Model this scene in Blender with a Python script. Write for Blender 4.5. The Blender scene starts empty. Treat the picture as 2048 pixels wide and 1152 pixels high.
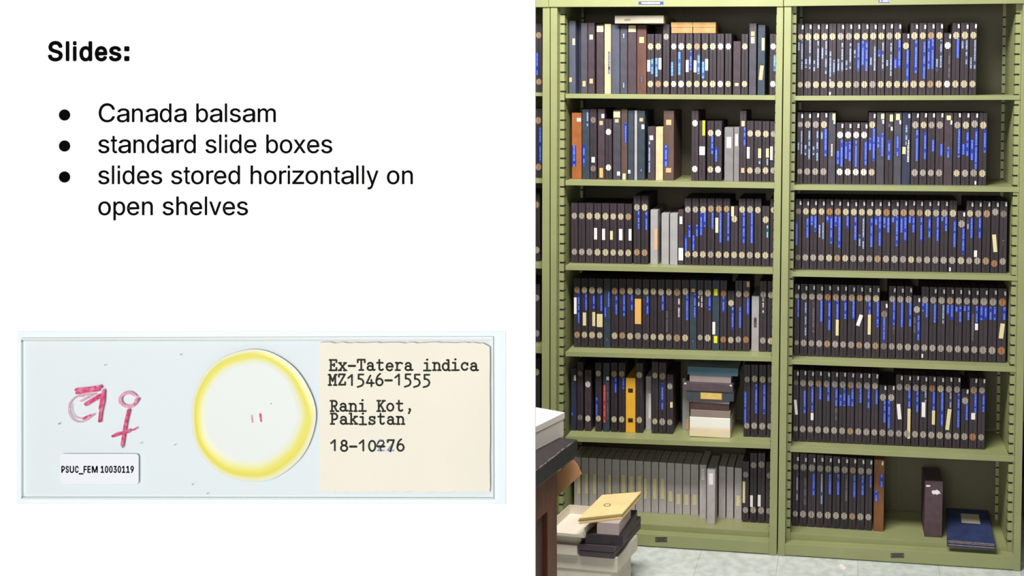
import bpy, bmesh, math, random, re
from mathutils import Vector, Matrix
random.seed(7)
S=bpy.context.scene
COL=S.collection
# ---------------------------------------------------------------- camera
CX,CY,CZ,YAW,PIT,ROL,F,PX,PY=1.1678,-3.9989,1.8572,-0.131,-0.0532,0.0056,2100.2,1422.56,267.8
fw=Vector((math.sin(YAW)*math.cos(PIT),math.cos(YAW)*math.cos(PIT),math.sin(PIT)))
rt=Vector((math.cos(YAW),-math.sin(YAW),0)); up=rt.cross(fw)
RT=rt*math.cos(ROL)+up*math.sin(ROL); UP=-rt*math.sin(ROL)+up*math.cos(ROL)
CAM=Vector((CX,CY,CZ))
def ray(u,v): return fw+RT*((u-PX)/F)-UP*((v-PY)/F)
def P(u,v,Y=0.0):
    r=ray(u,v); return CAM+r*((Y-CY)/r.y)
def atz(u,v,z):
    r=ray(u,v); return CAM+r*((z-CZ)/r.z)
def atd(u,v,d): return CAM+ray(u,v)*d
cd=bpy.data.cameras.new('camera'); cam=bpy.data.objects.new('camera',cd); COL.objects.link(cam)
cam.matrix_world=Matrix(((RT.x,UP.x,-fw.x,CX),(RT.y,UP.y,-fw.y,CY),(RT.z,UP.z,-fw.z,CZ),(0,0,0,1)))
cd.sensor_width=36; cd.sensor_fit='HORIZONTAL'; cd.lens=F/2048*36
cd.shift_x=(1024-PX)/2048; cd.shift_y=(PY-576)/2048; cd.clip_start=.01
S.camera=cam
# ---------------------------------------------------------------- materials
def lin(c): return tuple(((x/255)/12.92 if x<=10 else ((x/255+.055)/1.055)**2.4) for x in c)
MATS={}
def mat(name,rgb,rough=.6,noise=0,scale=20,bump=0,spec=.5,metal=0,vary=0,dark=None,stretch=None):
    """plain painted / paper / cloth surface with procedural mottling"""
    if name in MATS: return MATS[name]
    m=bpy.data.materials.new(name); m.use_nodes=True; nt=m.node_tree; N=nt.nodes; L=nt.links
    b=N['Principled BSDF']; b.inputs['Roughness'].default_value=rough
    b.inputs['Specular IOR Level'].default_value=spec; b.inputs['Metallic'].default_value=metal
    c=lin(rgb); b.inputs['Base Color'].default_value=(*c,1)
    if noise or bump or vary:
        tc=N.new('ShaderNodeTexCoord'); mp=N.new('ShaderNodeMapping'); L.new(tc.outputs['Object'],mp.inputs[0])
        if stretch: mp.inputs['Scale'].default_value=stretch
        n=N.new('ShaderNodeTexNoise'); n.inputs['Scale'].default_value=scale; n.inputs['Detail'].default_value=4
        L.new(mp.outputs[0],n.inputs['Vector'])
        oi=N.new('ShaderNodeObjectInfo')
        rm=N.new('ShaderNodeMapRange'); L.new(n.outputs[0],rm.inputs[0]); rm.inputs[1].default_value=.3; rm.inputs[2].default_value=.7
        mx=N.new('ShaderNodeMix'); mx.data_type='RGBA'
        d=lin(dark) if dark else tuple(x*(1-noise) for x in c); e=c if dark else tuple(min(1,x*(1+noise*.6)) for x in c)
        mx.inputs[6].default_value=(*d,1); mx.inputs[7].default_value=(*e,1); L.new(rm.outputs[0],mx.inputs[0])
        out=mx.outputs[2]
        if vary:
            hs=N.new('ShaderNodeHueSaturation'); L.new(out,hs.inputs['Color'])
            r2=N.new('ShaderNodeMapRange'); L.new(oi.outputs['Random'],r2.inputs[0]); r2.inputs[3].default_value=1-vary; r2.inputs[4].default_value=1+vary
            L.new(r2.outputs[0],hs.inputs['Value']); out=hs.outputs[0]
        L.new(out,b.inputs['Base Color'])
        if bump:
            bp=N.new('ShaderNodeBump'); bp.inputs['Strength'].default_value=bump; bp.inputs['Distance'].default_value=.002
            L.new(n.outputs[0],bp.inputs['Height']); L.new(bp.outputs[0],b.inputs['Normal'])
    MATS[name]=m; return m
def tape(name,base,text,width=.23,dens=.42,rough=.4,alpha=False):
    """embossed label tape: a strip of colour with an unreadable line of letters along it (UV: u across, v along)"""
    if name in MATS: return MATS[name]
    m=bpy.data.materials.new(name); m.use_nodes=True; nt=m.node_tree; N=nt.nodes; L=nt.links; b=N['Principled BSDF']
    b.inputs['Roughness'].default_value=rough
    uv=N.new('ShaderNodeUVMap'); sp=N.new('ShaderNodeSeparateXYZ'); L.new(uv.outputs[0],sp.inputs[0])
    a=N.new('ShaderNodeMath'); a.operation='SUBTRACT'; L.new(sp.outputs[0],a.inputs[0]); a.inputs[1].default_value=.5
    a2=N.new('ShaderNodeMath'); a2.operation='ABSOLUTE'; L.new(a.outputs[0],a2.inputs[0])
    a3=N.new('ShaderNodeMath'); a3.operation='LESS_THAN'; L.new(a2.outputs[0],a3.inputs[0]); a3.inputs[1].default_value=width
    oi=N.new('ShaderNodeObjectInfo'); ad=N.new('ShaderNodeMath'); ad.operation='MULTIPLY_ADD'; L.new(oi.outputs['Random'],ad.inputs[0]); ad.inputs[1].default_value=50; L.new(sp.outputs[1],ad.inputs[2])
    n=N.new('ShaderNodeTexNoise'); n.noise_dimensions='1D'; n.inputs['Scale'].default_value=420; n.inputs['Detail'].default_value=1; L.new(ad.outputs[0],n.inputs['W'])
    g=N.new('ShaderNodeMath'); g.operation='GREATER_THAN'; L.new(n.outputs[0],g.inputs[0]); g.inputs[1].default_value=dens
    n2=N.new('ShaderNodeTexNoise'); n2.noise_dimensions='1D'; n2.inputs['Scale'].default_value=45; n2.inputs['Detail'].default_value=0; L.new(ad.outputs[0],n2.inputs['W'])
    g2=N.new('ShaderNodeMath'); g2.operation='GREATER_THAN'; L.new(n2.outputs[0],g2.inputs[0]); g2.inputs[1].default_value=.36
    e=N.new('ShaderNodeMath'); e.operation='MULTIPLY'; L.new(a3.outputs[0],e.inputs[0]); L.new(g.outputs[0],e.inputs[1])
    e2=N.new('ShaderNodeMath'); e2.operation='MULTIPLY'; L.new(e.outputs[0],e2.inputs[0]); L.new(g2.outputs[0],e2.inputs[1])
    mx=N.new('ShaderNodeMix'); mx.data_type='RGBA'; mx.inputs[6].default_value=(*lin(base),1); mx.inputs[7].default_value=(*lin(text),1); L.new(e2.outputs[0],mx.inputs[0])
    L.new(mx.outputs[2],b.inputs['Base Color']); MATS[name]=m; return m
GREEN=mat('green_enamel',(146,150,103),.4,noise=.07,scale=7,vary=0)
SLOT=mat('slot_black',(14,13,10),.9)
BLACK=mat('black_bookcloth',(51,41,48),.55,noise=.25,scale=60,bump=.25,vary=.2,stretch=(1,1,.25))
K={'K':BLACK,
 'S':mat('slate_bookcloth',(66,63,74),.6,noise=.2,scale=40,bump=.2,vary=.08),
 'N':mat('navy_worn_bookcloth',(40,46,72),.6,noise=.4,scale=70,vary=.1,stretch=(1,1,.15)),
 'P':mat('plum_bookcloth',(64,50,58),.6,noise=.2,scale=40,vary=.1),
 'T':mat('teal_slate_bookcloth',(46,58,70),.6,noise=.2,scale=40,vary=.08),
 'O':mat('orange_bookcloth',(152,86,38),.6,noise=.18,scale=30,vary=.02),
 'B':mat('brown_worn_bookcloth',(88,66,58),.65,noise=.3,scale=30,vary=.1,stretch=(1,1,.3)),
 'G':mat('grey_card',(182,174,175),.7,noise=.1,scale=40,vary=.05),
 'Q':mat('orange_brown_bookcloth',(122,78,42),.65,noise=.3,scale=40,stretch=(1,1,.3)),
 'M':mat('mid_grey_card',(126,122,124),.7,noise=.1,scale=40),
 'W':mat('pale_grey_board',(162,159,159),.7,noise=.08,scale=20),
 'C':mat('cream_card',(206,186,144),.75,noise=.14,scale=30),
 'Y':mat('yellow_card',(236,176,48),.6,noise=.06,scale=20),
 'R':mat('rust_bookcloth',(94,58,48),.65,noise=.3,scale=30,stretch=(1,1,.3)),
 'V':mat('grey_blue_bookcloth',(72,76,94),.6,noise=.2,scale=30,stretch=(1,1,.3))}
KN={'K':'black','S':'slate grey','N':'worn navy','P':'dark plum','T':'teal','O':'orange','B':'brown','G':'grey','Q':'orange-brown','M':'grey','W':'pale grey','C':'cream','Y':'yellow','R':'rust brown','V':'grey-blue'}
HC={'w':mat('hinge_white',(214,208,202),.5,noise=.12,scale=300),'c':mat('hinge_cream',(188,176,146),.5,noise=.15,scale=300),
 'g':mat('hinge_grey',(162,152,142),.5,noise=.18,scale=300,vary=.12),'t':mat('hinge_tan',(164,134,102),.5,noise=.2,scale=300),'o':mat('hinge_rust',(160,112,76),.5,noise=.2,scale=300),
 'y':mat('hinge_yellow',(206,184,66),.5,noise=.2,scale=300),'d':mat('hinge_dull',(126,112,104),.5,noise=.2,scale=300)}
TP={'b':tape('blue_label_tape',(26,48,150),(104,128,214)),'k':tape('faded_label_tape',(50,58,84),(158,168,196),.26),
 'f':tape('faint_writing',(62,50,58),(112,106,110),.3,.5),'t':tape('white_writing',(58,48,54),(206,200,196),.3,.45),
 'l':tape('light_blue_tape',(44,88,150),(124,166,208),.3,.45),'r':tape('red_label_tape',(170,42,52),(210,110,110)),'q':tape('teal_label_tape',(24,74,84),(150,206,200))}
PAP={'w':mat('white_label_paper',(236,228,226),.7,noise=.05,scale=200),'c':mat('cream_label_paper',(222,208,158),.7,noise=.12,scale=200),
 'y':mat('yellow_label_paper',(232,226,40),.6),'o':mat('orange_label_paper',(226,172,92),.7),'v':mat('pale_mauve_label',(176,164,162),.7),'x':mat('black_ornament_ink',(40,30,18),.7),'u':mat('tan_label_paper',(216,172,128),.7,noise=.2,scale=200)}
TAG=mat('number_tag_paper',(232,228,228),.7,noise=.04,scale=300)
# ---------------------------------------------------------------- objects
def empty(name,loc,label,cat,group=None,rot=None):
    o=bpy.data.objects.new(name,None); COL.objects.link(o); o.location=loc; o.empty_display_size=.05
    o['label']=label; o['category']=cat
    if group: o['group']=group
    return o
def link(name,me,m,parent=None,label=None,smooth=False):
    if not isinstance(m,(list,tuple)): m=[m]
    for x in m: me.materials.append(x)
    o=bpy.data.objects.new(name,me); COL.objects.link(o)
    if parent is not None:
        o.parent=parent
        r=parent
        off=Vector(r.location)
        while r.parent: r=r.parent; off+=Vector(r.location)
        me.transform(Matrix.Translation(-off))
    if smooth:
        for p in me.polygons: p.use_smooth=True
    if label: o['label']=label
    return o
def mesh(name,vs,fs,m,parent=None,bevel=0,label=None,mi=None,uv=None,smooth=False):
    """vertices in world coordinates; faces with outward normals recalculated"""
    bm=bmesh.new(); bv=[bm.verts.new(v) for v in vs]
    lay=bm.loops.layers.uv.new('UVMap') if uv else None
    for i,f in enumerate(fs):
        try: fc=bm.faces.new([bv[j] for j in f])
        except ValueError: continue
        if mi: fc.material_index=mi[i]
        if uv:
            for l,j in zip(fc.loops,f): l[lay].uv=uv[j]
    if not uv: bmesh.ops.recalc_face_normals(bm,faces=bm.faces)
    if bevel: bmesh.ops.bevel(bm,geom=[e for e in bm.edges if len(e.link_faces)==2 and e.calc_face_angle(0)>.5],offset=bevel,segments=2,profile=.6,affect='EDGES',clamp_overlap=True)
    me=bpy.data.meshes.new(name); bm.to_mesh(me); bm.free()
    return link(name,me,m,parent,label,smooth)
BF=[(0,1,2,3),(4,7,6,5),(0,4,5,1),(1,5,6,2),(2,6,7,3),(3,7,4,0)]
def hexa(name,c8,m,parent=None,bevel=0,label=None): return mesh(name,c8,BF,m,parent,bevel,label)
def box(name,a,b,m,parent=None,bevel=0,label=None):
    (x0,y0,z0),(x1,y1,z1)=a,b
    return hexa(name,[(x0,y0,z0),(x1,y0,z0),(x1,y0,z1),(x0,y0,z1),(x0,y1,z0),(x1,y1,z0),(x1,y1,z1),(x0,y1,z1)],m,parent,bevel,label)
def slab_px(name,q,Y0,Y1,m,parent=None,bevel=0,label=None):
    """front quad given by four image points on the plane y=Y0 (BL,BR,TR,TL), extruded straight back to Y1"""
    f=[P(u,v,Y0) for u,v in q]; b=[Vector((p.x,Y1,p.z)) for p in f]
    return hexa(name,f+b,m,parent,bevel,label)
def merge(hs):
    vs=[];fs=[]
    for h in hs:
        o=len(vs); vs+=h; fs+=[tuple(i+o for i in f) for f in BF]
    return vs,fs
def cube8(x0,y0,z0,x1,y1,z1): return [(x0,y0,z0),(x1,y0,z0),(x1,y0,z1),(x0,y0,z1),(x0,y1,z0),(x1,y1,z0),(x1,y1,z1),(x0,y1,z1)]
# ---------------------------------------------------------------- room
def floor_mat():
    m=bpy.data.materials.new('vinyl_tile'); m.use_nodes=True; nt=m.node_tree; N=nt.nodes; L=nt.links; b=N['Principled BSDF']; b.inputs['Roughness'].default_value=.35
    tc=N.new('ShaderNodeTexCoord'); br=N.new('ShaderNodeTexBrick'); L.new(tc.outputs['Object'],br.inputs[0]); br.offset=0
    br.inputs['Scale'].default_value=1; br.inputs['Brick Width'].default_value=.305; br.inputs['Row Height'].default_value=.305; br.inputs['Mortar Size'].default_value=.0012
    br.inputs['Color1'].default_value=(*lin((216,219,215)),1); br.inputs['Color2'].default_value=(*lin((208,214,210)),1); br.inputs['Mortar'].default_value=(*lin((170,176,172)),1)
    n=N.new('ShaderNodeTexNoise'); n.inputs['Scale'].default_value=26; n.inputs['Detail'].default_value=5; L.new(tc.outputs['Object'],n.inputs[0])
    r=N.new('ShaderNodeValToRGB'); L.new(n.outputs[0],r.inputs[0]); r.color_ramp.elements[0].position=.35; r.color_ramp.elements[0].color=(*lin((226,230,226)),1); r.color_ramp.elements[1].position=.62; r.color_ramp.elements[1].color=(1,1,1,1)
    mx=N.new('ShaderNodeMix'); mx.data_type='RGBA'; mx.blend_type='MULTIPLY'; mx.inputs[0].default_value=1; L.new(br.outputs[0],mx.inputs[6]); L.new(r.outputs[0],mx.inputs[7]); L.new(mx.outputs[2],b.inputs['Base Color'])
    return m
def struct(o): o['kind']='structure'; return o
struct(box('floor',(-4,-5.5,-.05),(6,1.2,0),floor_mat()))
struct(box('wall_back',(-4,.62,0),(6,.74,2.9),mat('wall_paint',(150,152,160),.8,noise=.05,scale=4)))
# ---------------------------------------------------------------- steel shelving
W=.914; PITCH=.0378; ZTOP=2.1034
def lerp(a,b,t): return a+(b-a)*t
PAN={}
SH={} # (unit,k) -> (XL,zL,XR,zR) shelf top at the lip
def surf(key,X):
    a=SH[key]; return lerp(a[1],a[3],(X-a[0])/(a[2]-a[0]))
YL=.03
BACK=.33
# shelf lips: image points (left u,v top, v bottom, right u,v top,v bottom)
UA=[(1131,187.5,196.5,1551,190.8,199.5),(1131,360.3,370.5,1549,366.5,376.3),(1131,530,540,1546,538.2,548.3),(1131,703,712.5,1544,713.5,722.8),(1131,872.5,882.5,1541,887.5,897)]
UB=[(1587,191.8,201,2040,190.3,200.5),(1585.5,370.3,380,2038,374.2,384.5),(1583.5,543.7,553,2035,552,563.5),(1582,719.7,728.5,2033,735.2,746),(1580,893,903.7,2030,913,924.5)]
def unit(key,label,postL,postR,hdr,lips,base,stripL,stripR,nameplate,hlabel):
    o=empty('shelving_unit',P(postL[1][0],1110,0)*1,label,'bookcase','green steel shelving units')
    o.location.z=0
    # posts: [(u0,u1) at v=14, (u0,u1) at v=1110]
    def post(pp,nm='upright_post'):
        (a0,a1),(b0,b1)=pp
        tl,tr=P(a0,14,0),P(a1,14,0); bl,br=P(b0,1110,0),P(b1,1110,0)
        def ext(t,b,z): k=(z-b.z)/(t.z-b.z); return Vector((lerp(b.x,t.x,k),0,z))
        q=[ext(tl,bl,0),ext(tr,br,0),ext(tr,br,2.16),ext(tl,bl,2.16)]
        hexa(nm,q+[Vector((p.x,.032,p.z)) for p in q],GREEN,o,.0015)
        return q
    qL=post(postL) if postL else None; qR=post(postR)
    XLb,XLt=(qL[1].x,qL[2].x); XRb,XRt=(qR[0].x,qR[3].x)
    def side(xb,xt,s,w):  # side panel with front and rear slotted strips; s=+1 left side
        hw=.0015
        pb,pt=xb+s*w,xt+s*w
        PAN[(key,s)]=(pb,pt)
        vs,fs=merge([[Vector((pb-hw,.036,0)),Vector((pb+hw,.036,0)),Vector((pt+hw,.036,2.19)),Vector((pt-hw,.036,2.19)),Vector((pb-hw,BACK,0)),Vector((pb+hw,BACK,0)),Vector((pt+hw,BACK,2.19)),Vector((pt-hw,BACK,2.19))]])
        mesh('side_panel',vs,fs,GREEN,o)
        # strips
        hs=[];sl=[]
        tt=.0035 if w<0 else 0
        a,b=sorted((xb+s*tt,pb)),sorted((xt+s*tt,pt))
        hs.append([Vector((a[0],.0345,0)),Vector((a[1],.0345,0)),Vector((b[1],.0345,2.19)),Vector((b[0],.0345,2.19)),Vector((a[0],.036,0)),Vector((a[1],.036,0)),Vector((b[1],.036,2.19)),Vector((b[0],.036,2.19))])
        i0=pb+s*hw; i1=pt+s*hw
        for z0 in (0,):
            c=sorted((i0,i0+s*.012)); d=sorted((i1,i1+s*.012))
            hs.append([Vector((c[0],.29,0)),Vector((c[1],.29,0)),Vector((d[1],.29,2.19)),Vector((d[0],.29,2.19)),Vector((c[0],.292,0)),Vector((c[1],.292,0)),Vector((d[1],.292,2.19)),Vector((d[0],.292,2.19))])
        for k in range(0,54):
            z=ZTOP-k*PITCH
            if z<.1: break
            t=z/2.15; x0=lerp(xb,xt,t); p0=lerp(pb,pt,t)
            e0,e1=sorted((x0+s*.004,p0+s*.0004)) if w>0 else (x0-.0042,x0+.002)
            sl.append(cube8(e0,.0335,z-.0029,e1,.0350,z+.0029))
            q0,q1=sorted((p0+s*.0014,p0+s*.0022))
            sl.append(cube8(q0,.0335,z-.0029,q1,.058,z+.0029))
            r0,r1=sorted((p0+s*.002,p0+s*.0125))
            sl.append(cube8(r0,.2890,z-.0029,r1,.2905,z+.0029))
        n=len(hs); vs,fs=merge(hs+sl)
        mesh('slotted_strip',vs,fs,[GREEN,SLOT],o,mi=[0]*(6*n)+[1]*(len(fs)-6*n))
    if qL: side(XLb,XLt,1,stripL)
    side(XRb,XRt,-1,stripR)
    XL=qL[1].x+stripL+.002 if qL else qR[0].x-.86
    XR=qR[0].x-stripR-.002
    # back panel with two folded seams
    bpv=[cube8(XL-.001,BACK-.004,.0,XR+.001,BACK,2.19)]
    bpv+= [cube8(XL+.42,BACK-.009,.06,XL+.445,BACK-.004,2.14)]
    vs,fs=merge(bpv); mesh('back_panel',vs,fs,mat('dull_olive_panel',(98,92,68),.6,noise=.1,scale=5),o)  # shade of the shelf interior is put into this darker olive
    # shelves
    for k,(ul,vt,vb,ur,wt,wb) in enumerate(lips):
        a=P(ul,vt,YL);b=P(ur,wt,YL);c=P(ul,vb,YL);d=P(ur,wb,YL)
        SH[(key,k)]=(a.x,a.z,b.x,b.z)
        th=.0022
        def hx(zf0,zf1,y0,y1,inset=0):
            return [Vector((a.x+inset,y0,a.z+zf0)),Vector((b.x-inset,y0,b.z+zf0)),Vector((b.x-inset,y0,b.z+zf1)),Vector((a.x+inset,y0,a.z+zf1)),Vector((a.x+inset,y1,a.z+zf0)),Vector((b.x-inset,y1,b.z+zf0)),Vector((b.x-inset,y1,b.z+zf1)),Vector((a.x+inset,y1,a.z+zf1))]
        h=a.z-c.z
        L1=[Vector(v) for v in hx(-h,-.0,YL,YL+.0025)]
        # rolled lip + pan + return flange
        x2=min(b.x,XR-.001)
        def pan(z0,z1,y0,y1):
            return [Vector((a.x+.003,y0,a.z+z0)),Vector((x2,y0,b.z+z0)),Vector((x2,y0,b.z+z1)),Vector((a.x+.003,y0,a.z+z1)),Vector((a.x+.003,y1,a.z+z0)),Vector((x2,y1,b.z+z0)),Vector((x2,y1,b.z+z1)),Vector((a.x+.003,y1,a.z+z1))]
        vs,fs=merge([L1,pan(-th,-.0001,YL+.0024,BACK-.012),pan(-h,-h+.002,YL+.0024,YL+.02)])
        # lip as its own softly bevelled bar keeps the highlight line
        mesh('shelf',vs,fs,GREEN,o,.0007)
    # header and top
    (hl,hlv),(hr,hrv)=hdr
    a=P(hl,hlv,-.006); b=P(hr,hrv,-.006)
    hexa('header',[a,b,Vector((b.x,b.y,b.z+.085)),Vector((a.x,a.y,a.z+.085)),Vector((a.x,-.0006,a.z)),Vector((b.x,-.0006,b.z)),Vector((b.x,-.0006,b.z+.085)),Vector((a.x,-.0006,a.z+.085))],GREEN,o,.0015)
    ax,bx=(qL[3].x if qL else a.x)+.001,qR[2].x-.001
    hexa('top_panel',[Vector((ax,-.0005,a.z+.02)),Vector((bx,-.0005,b.z+.02)),Vector((bx,-.0005,b.z+.024)),Vector((ax,-.0005,a.z+.024)),Vector((ax,BACK,a.z+.02)),Vector((bx,BACK,b.z+.02)),Vector((bx,BACK,b.z+.024)),Vector((ax,BACK,a.z+.024))],GREEN,o)
    if hlabel:
        (u0,u1,v0,v1)=hlabel
        q=[P(u0,v1,-.0064),P(u1,v1,-.0064),P(u1,v0,-.0064),P(u0,v0,-.0064)]
        mesh('header_label',q,[(0,1,2,3)],tape('blue_header_label',(52,70,168),(214,214,226),.26,.42),o,label='small blue header label with white writing',uv=[(0,0),(0,.1),(1,.1),(1,0)])
    # base: kick plate, ledge, bottom shelf
    (ul,kt,kb,ur,ktr,kbr,df,dr_)=base   # kick top v, floor v; deck front v at y=.04
    a=P(ul,kt,0.002);b=P(ur,ktr,0.002)
    q=[Vector((a.x,.002,.004)),Vector((b.x,.002,.004)),b,a]
    back=[Vector((p.x,.042,p.z)) for p in q]
    kp=hexa('kick_plate',q+back,GREEN,o,.0015)
    a=P(ul,df,.042);b=P(ur,dr_,.042)
    SH[(key,5)]=(a.x,a.z,b.x,b.z)
    y1=BACK-.012; 
    hexa('bottom_shelf',[Vector((a.x+.001,.042,.03)),Vector((b.x-.001,.042,.03)),b-Vector((.001,0,0)),a+Vector((.001,0,0)),Vector((a.x+.001,y1,.03)),Vector((b.x-.001,y1,.03)),Vector((b.x-.001,y1,b.z)),Vector((a.x+.001,y1,a.z))],GREEN,o,.001)
    if nameplate:
        (u0,u1,v0,v1)=nameplate
        slab_px('maker_plate',[(u0,v1),(u1,v1),(u1,v0),(u0,v0)],.0008,.002,mat('plate_dark',(66,62,52),.4,noise=.5,scale=400),kp)
        for uu in (u0+2.2,u1-2.2):
            c=P(uu,(v0+v1)/2,.0003); vs=[c+Vector((.0022*math.cos(t*math.pi/4),0,.0022*math.sin(t*math.pi/4))) for t in range(8)]
            vs+= [v+Vector((0,.001,0)) for v in vs]
            mesh('rivet',vs,[tuple(range(8)),tuple(range(15,7,-1))]+[(i,(i+1)%8,8+(i+1)%8,8+i) for i in range(8)],mat('rivet_steel',(150,148,132),.35,metal=.6),kp)
    return o
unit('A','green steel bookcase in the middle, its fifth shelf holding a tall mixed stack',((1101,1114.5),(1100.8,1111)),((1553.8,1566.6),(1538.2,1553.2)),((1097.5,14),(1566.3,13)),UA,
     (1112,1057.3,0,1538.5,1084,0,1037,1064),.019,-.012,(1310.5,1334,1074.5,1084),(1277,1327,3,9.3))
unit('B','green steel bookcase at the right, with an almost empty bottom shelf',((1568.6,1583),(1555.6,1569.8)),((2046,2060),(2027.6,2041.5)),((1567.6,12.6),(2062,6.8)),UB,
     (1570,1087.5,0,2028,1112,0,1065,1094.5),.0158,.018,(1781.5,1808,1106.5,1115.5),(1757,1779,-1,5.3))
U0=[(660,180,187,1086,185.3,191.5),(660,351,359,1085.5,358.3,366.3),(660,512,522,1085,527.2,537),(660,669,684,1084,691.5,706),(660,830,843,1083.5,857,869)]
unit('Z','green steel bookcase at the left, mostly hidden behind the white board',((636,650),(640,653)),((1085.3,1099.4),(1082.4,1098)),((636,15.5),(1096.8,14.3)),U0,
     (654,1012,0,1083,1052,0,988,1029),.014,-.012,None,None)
# ---------------------------------------------------------------- boxes on the shelves
def hinge_mesh(c,Rx,Rz,m,parent,y):
    """lobed round clasp in two halves, either side of the seam; c = centre, on the front plane y"""
    vs=[];fs=[]
    for s in (-1,1):
        pts=[]
        n=28
        for i in range(n+1):
            t=-math.pi/2+math.pi*i/n
            lob=abs(math.cos(4*(t+math.pi/2)))   # lobes at the top, upper side, lower side ...
            r=.80+.20*(abs(math.sin(4*t))**.8)
            x=max(.05,math.cos(t)*r); pts.append((s*x*Rx,math.sin(t)*r*Rz))
        pts=[(s*.05*Rx,-.9*Rz)]+pts[1:-1]+[(s*.05*Rx,.9*Rz)]
        k=len(vs); n=len(pts)
        vs+=[Vector((c.x+p[0],y-.0013,c.z+p[1])) for p in pts]+[Vector((c.x+p[0],y+.0003,c.z+p[1])) for p in pts]
        fs.append(tuple(range(k,k+n))); fs+=[(k+i,k+(i+1)%n,k+n+(i+1)%n,k+n+i) for i in range(n)]
    return mesh('clasp',vs,fs,m,parent)
def strip(name,c,w,h,m,parent,y,th=.0006,tilt=0,label=None):
    """label seen from the front: centre c, width w, height h; UV u across, v along (metres)"""
    ca,sa=math.cos(tilt),math.sin(tilt)
    q=[(-w/2,-h/2),(w/2,-h/2),(w/2,h/2),(-w/2,h/2)]
    f=[Vector((c.x+a*ca-b*sa,y-th,c.z+a*sa+b*ca)) for a,b in q]; b_=[Vector((p.x,y+.0002,p.z)) for p in f]
    uv=[(0,0),(1,0),(1,h),(0,h)]*2
    return mesh(name,f+b_,[(0,1,2,3),(0,4,5,1),(1,5,6,2),(2,6,7,3),(3,7,4,0)],m,parent,label=label,uv=uv)
ORD=['first','second','third','fourth','fifth','sixth','seventh','eighth','ninth','tenth','eleventh','twelfth','thirteenth','fourteenth','fifteenth','sixteenth','seventeenth','eighteenth','nineteenth','twentieth','twenty-first','twenty-second','twenty-third','twenty-fourth','twenty-fifth','twenty-sixth','twenty-seventh']
SHN=['top','second','third','fourth','fifth','bottom']; UN={'A':'middle','B':'right','Z':'left'}
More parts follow.
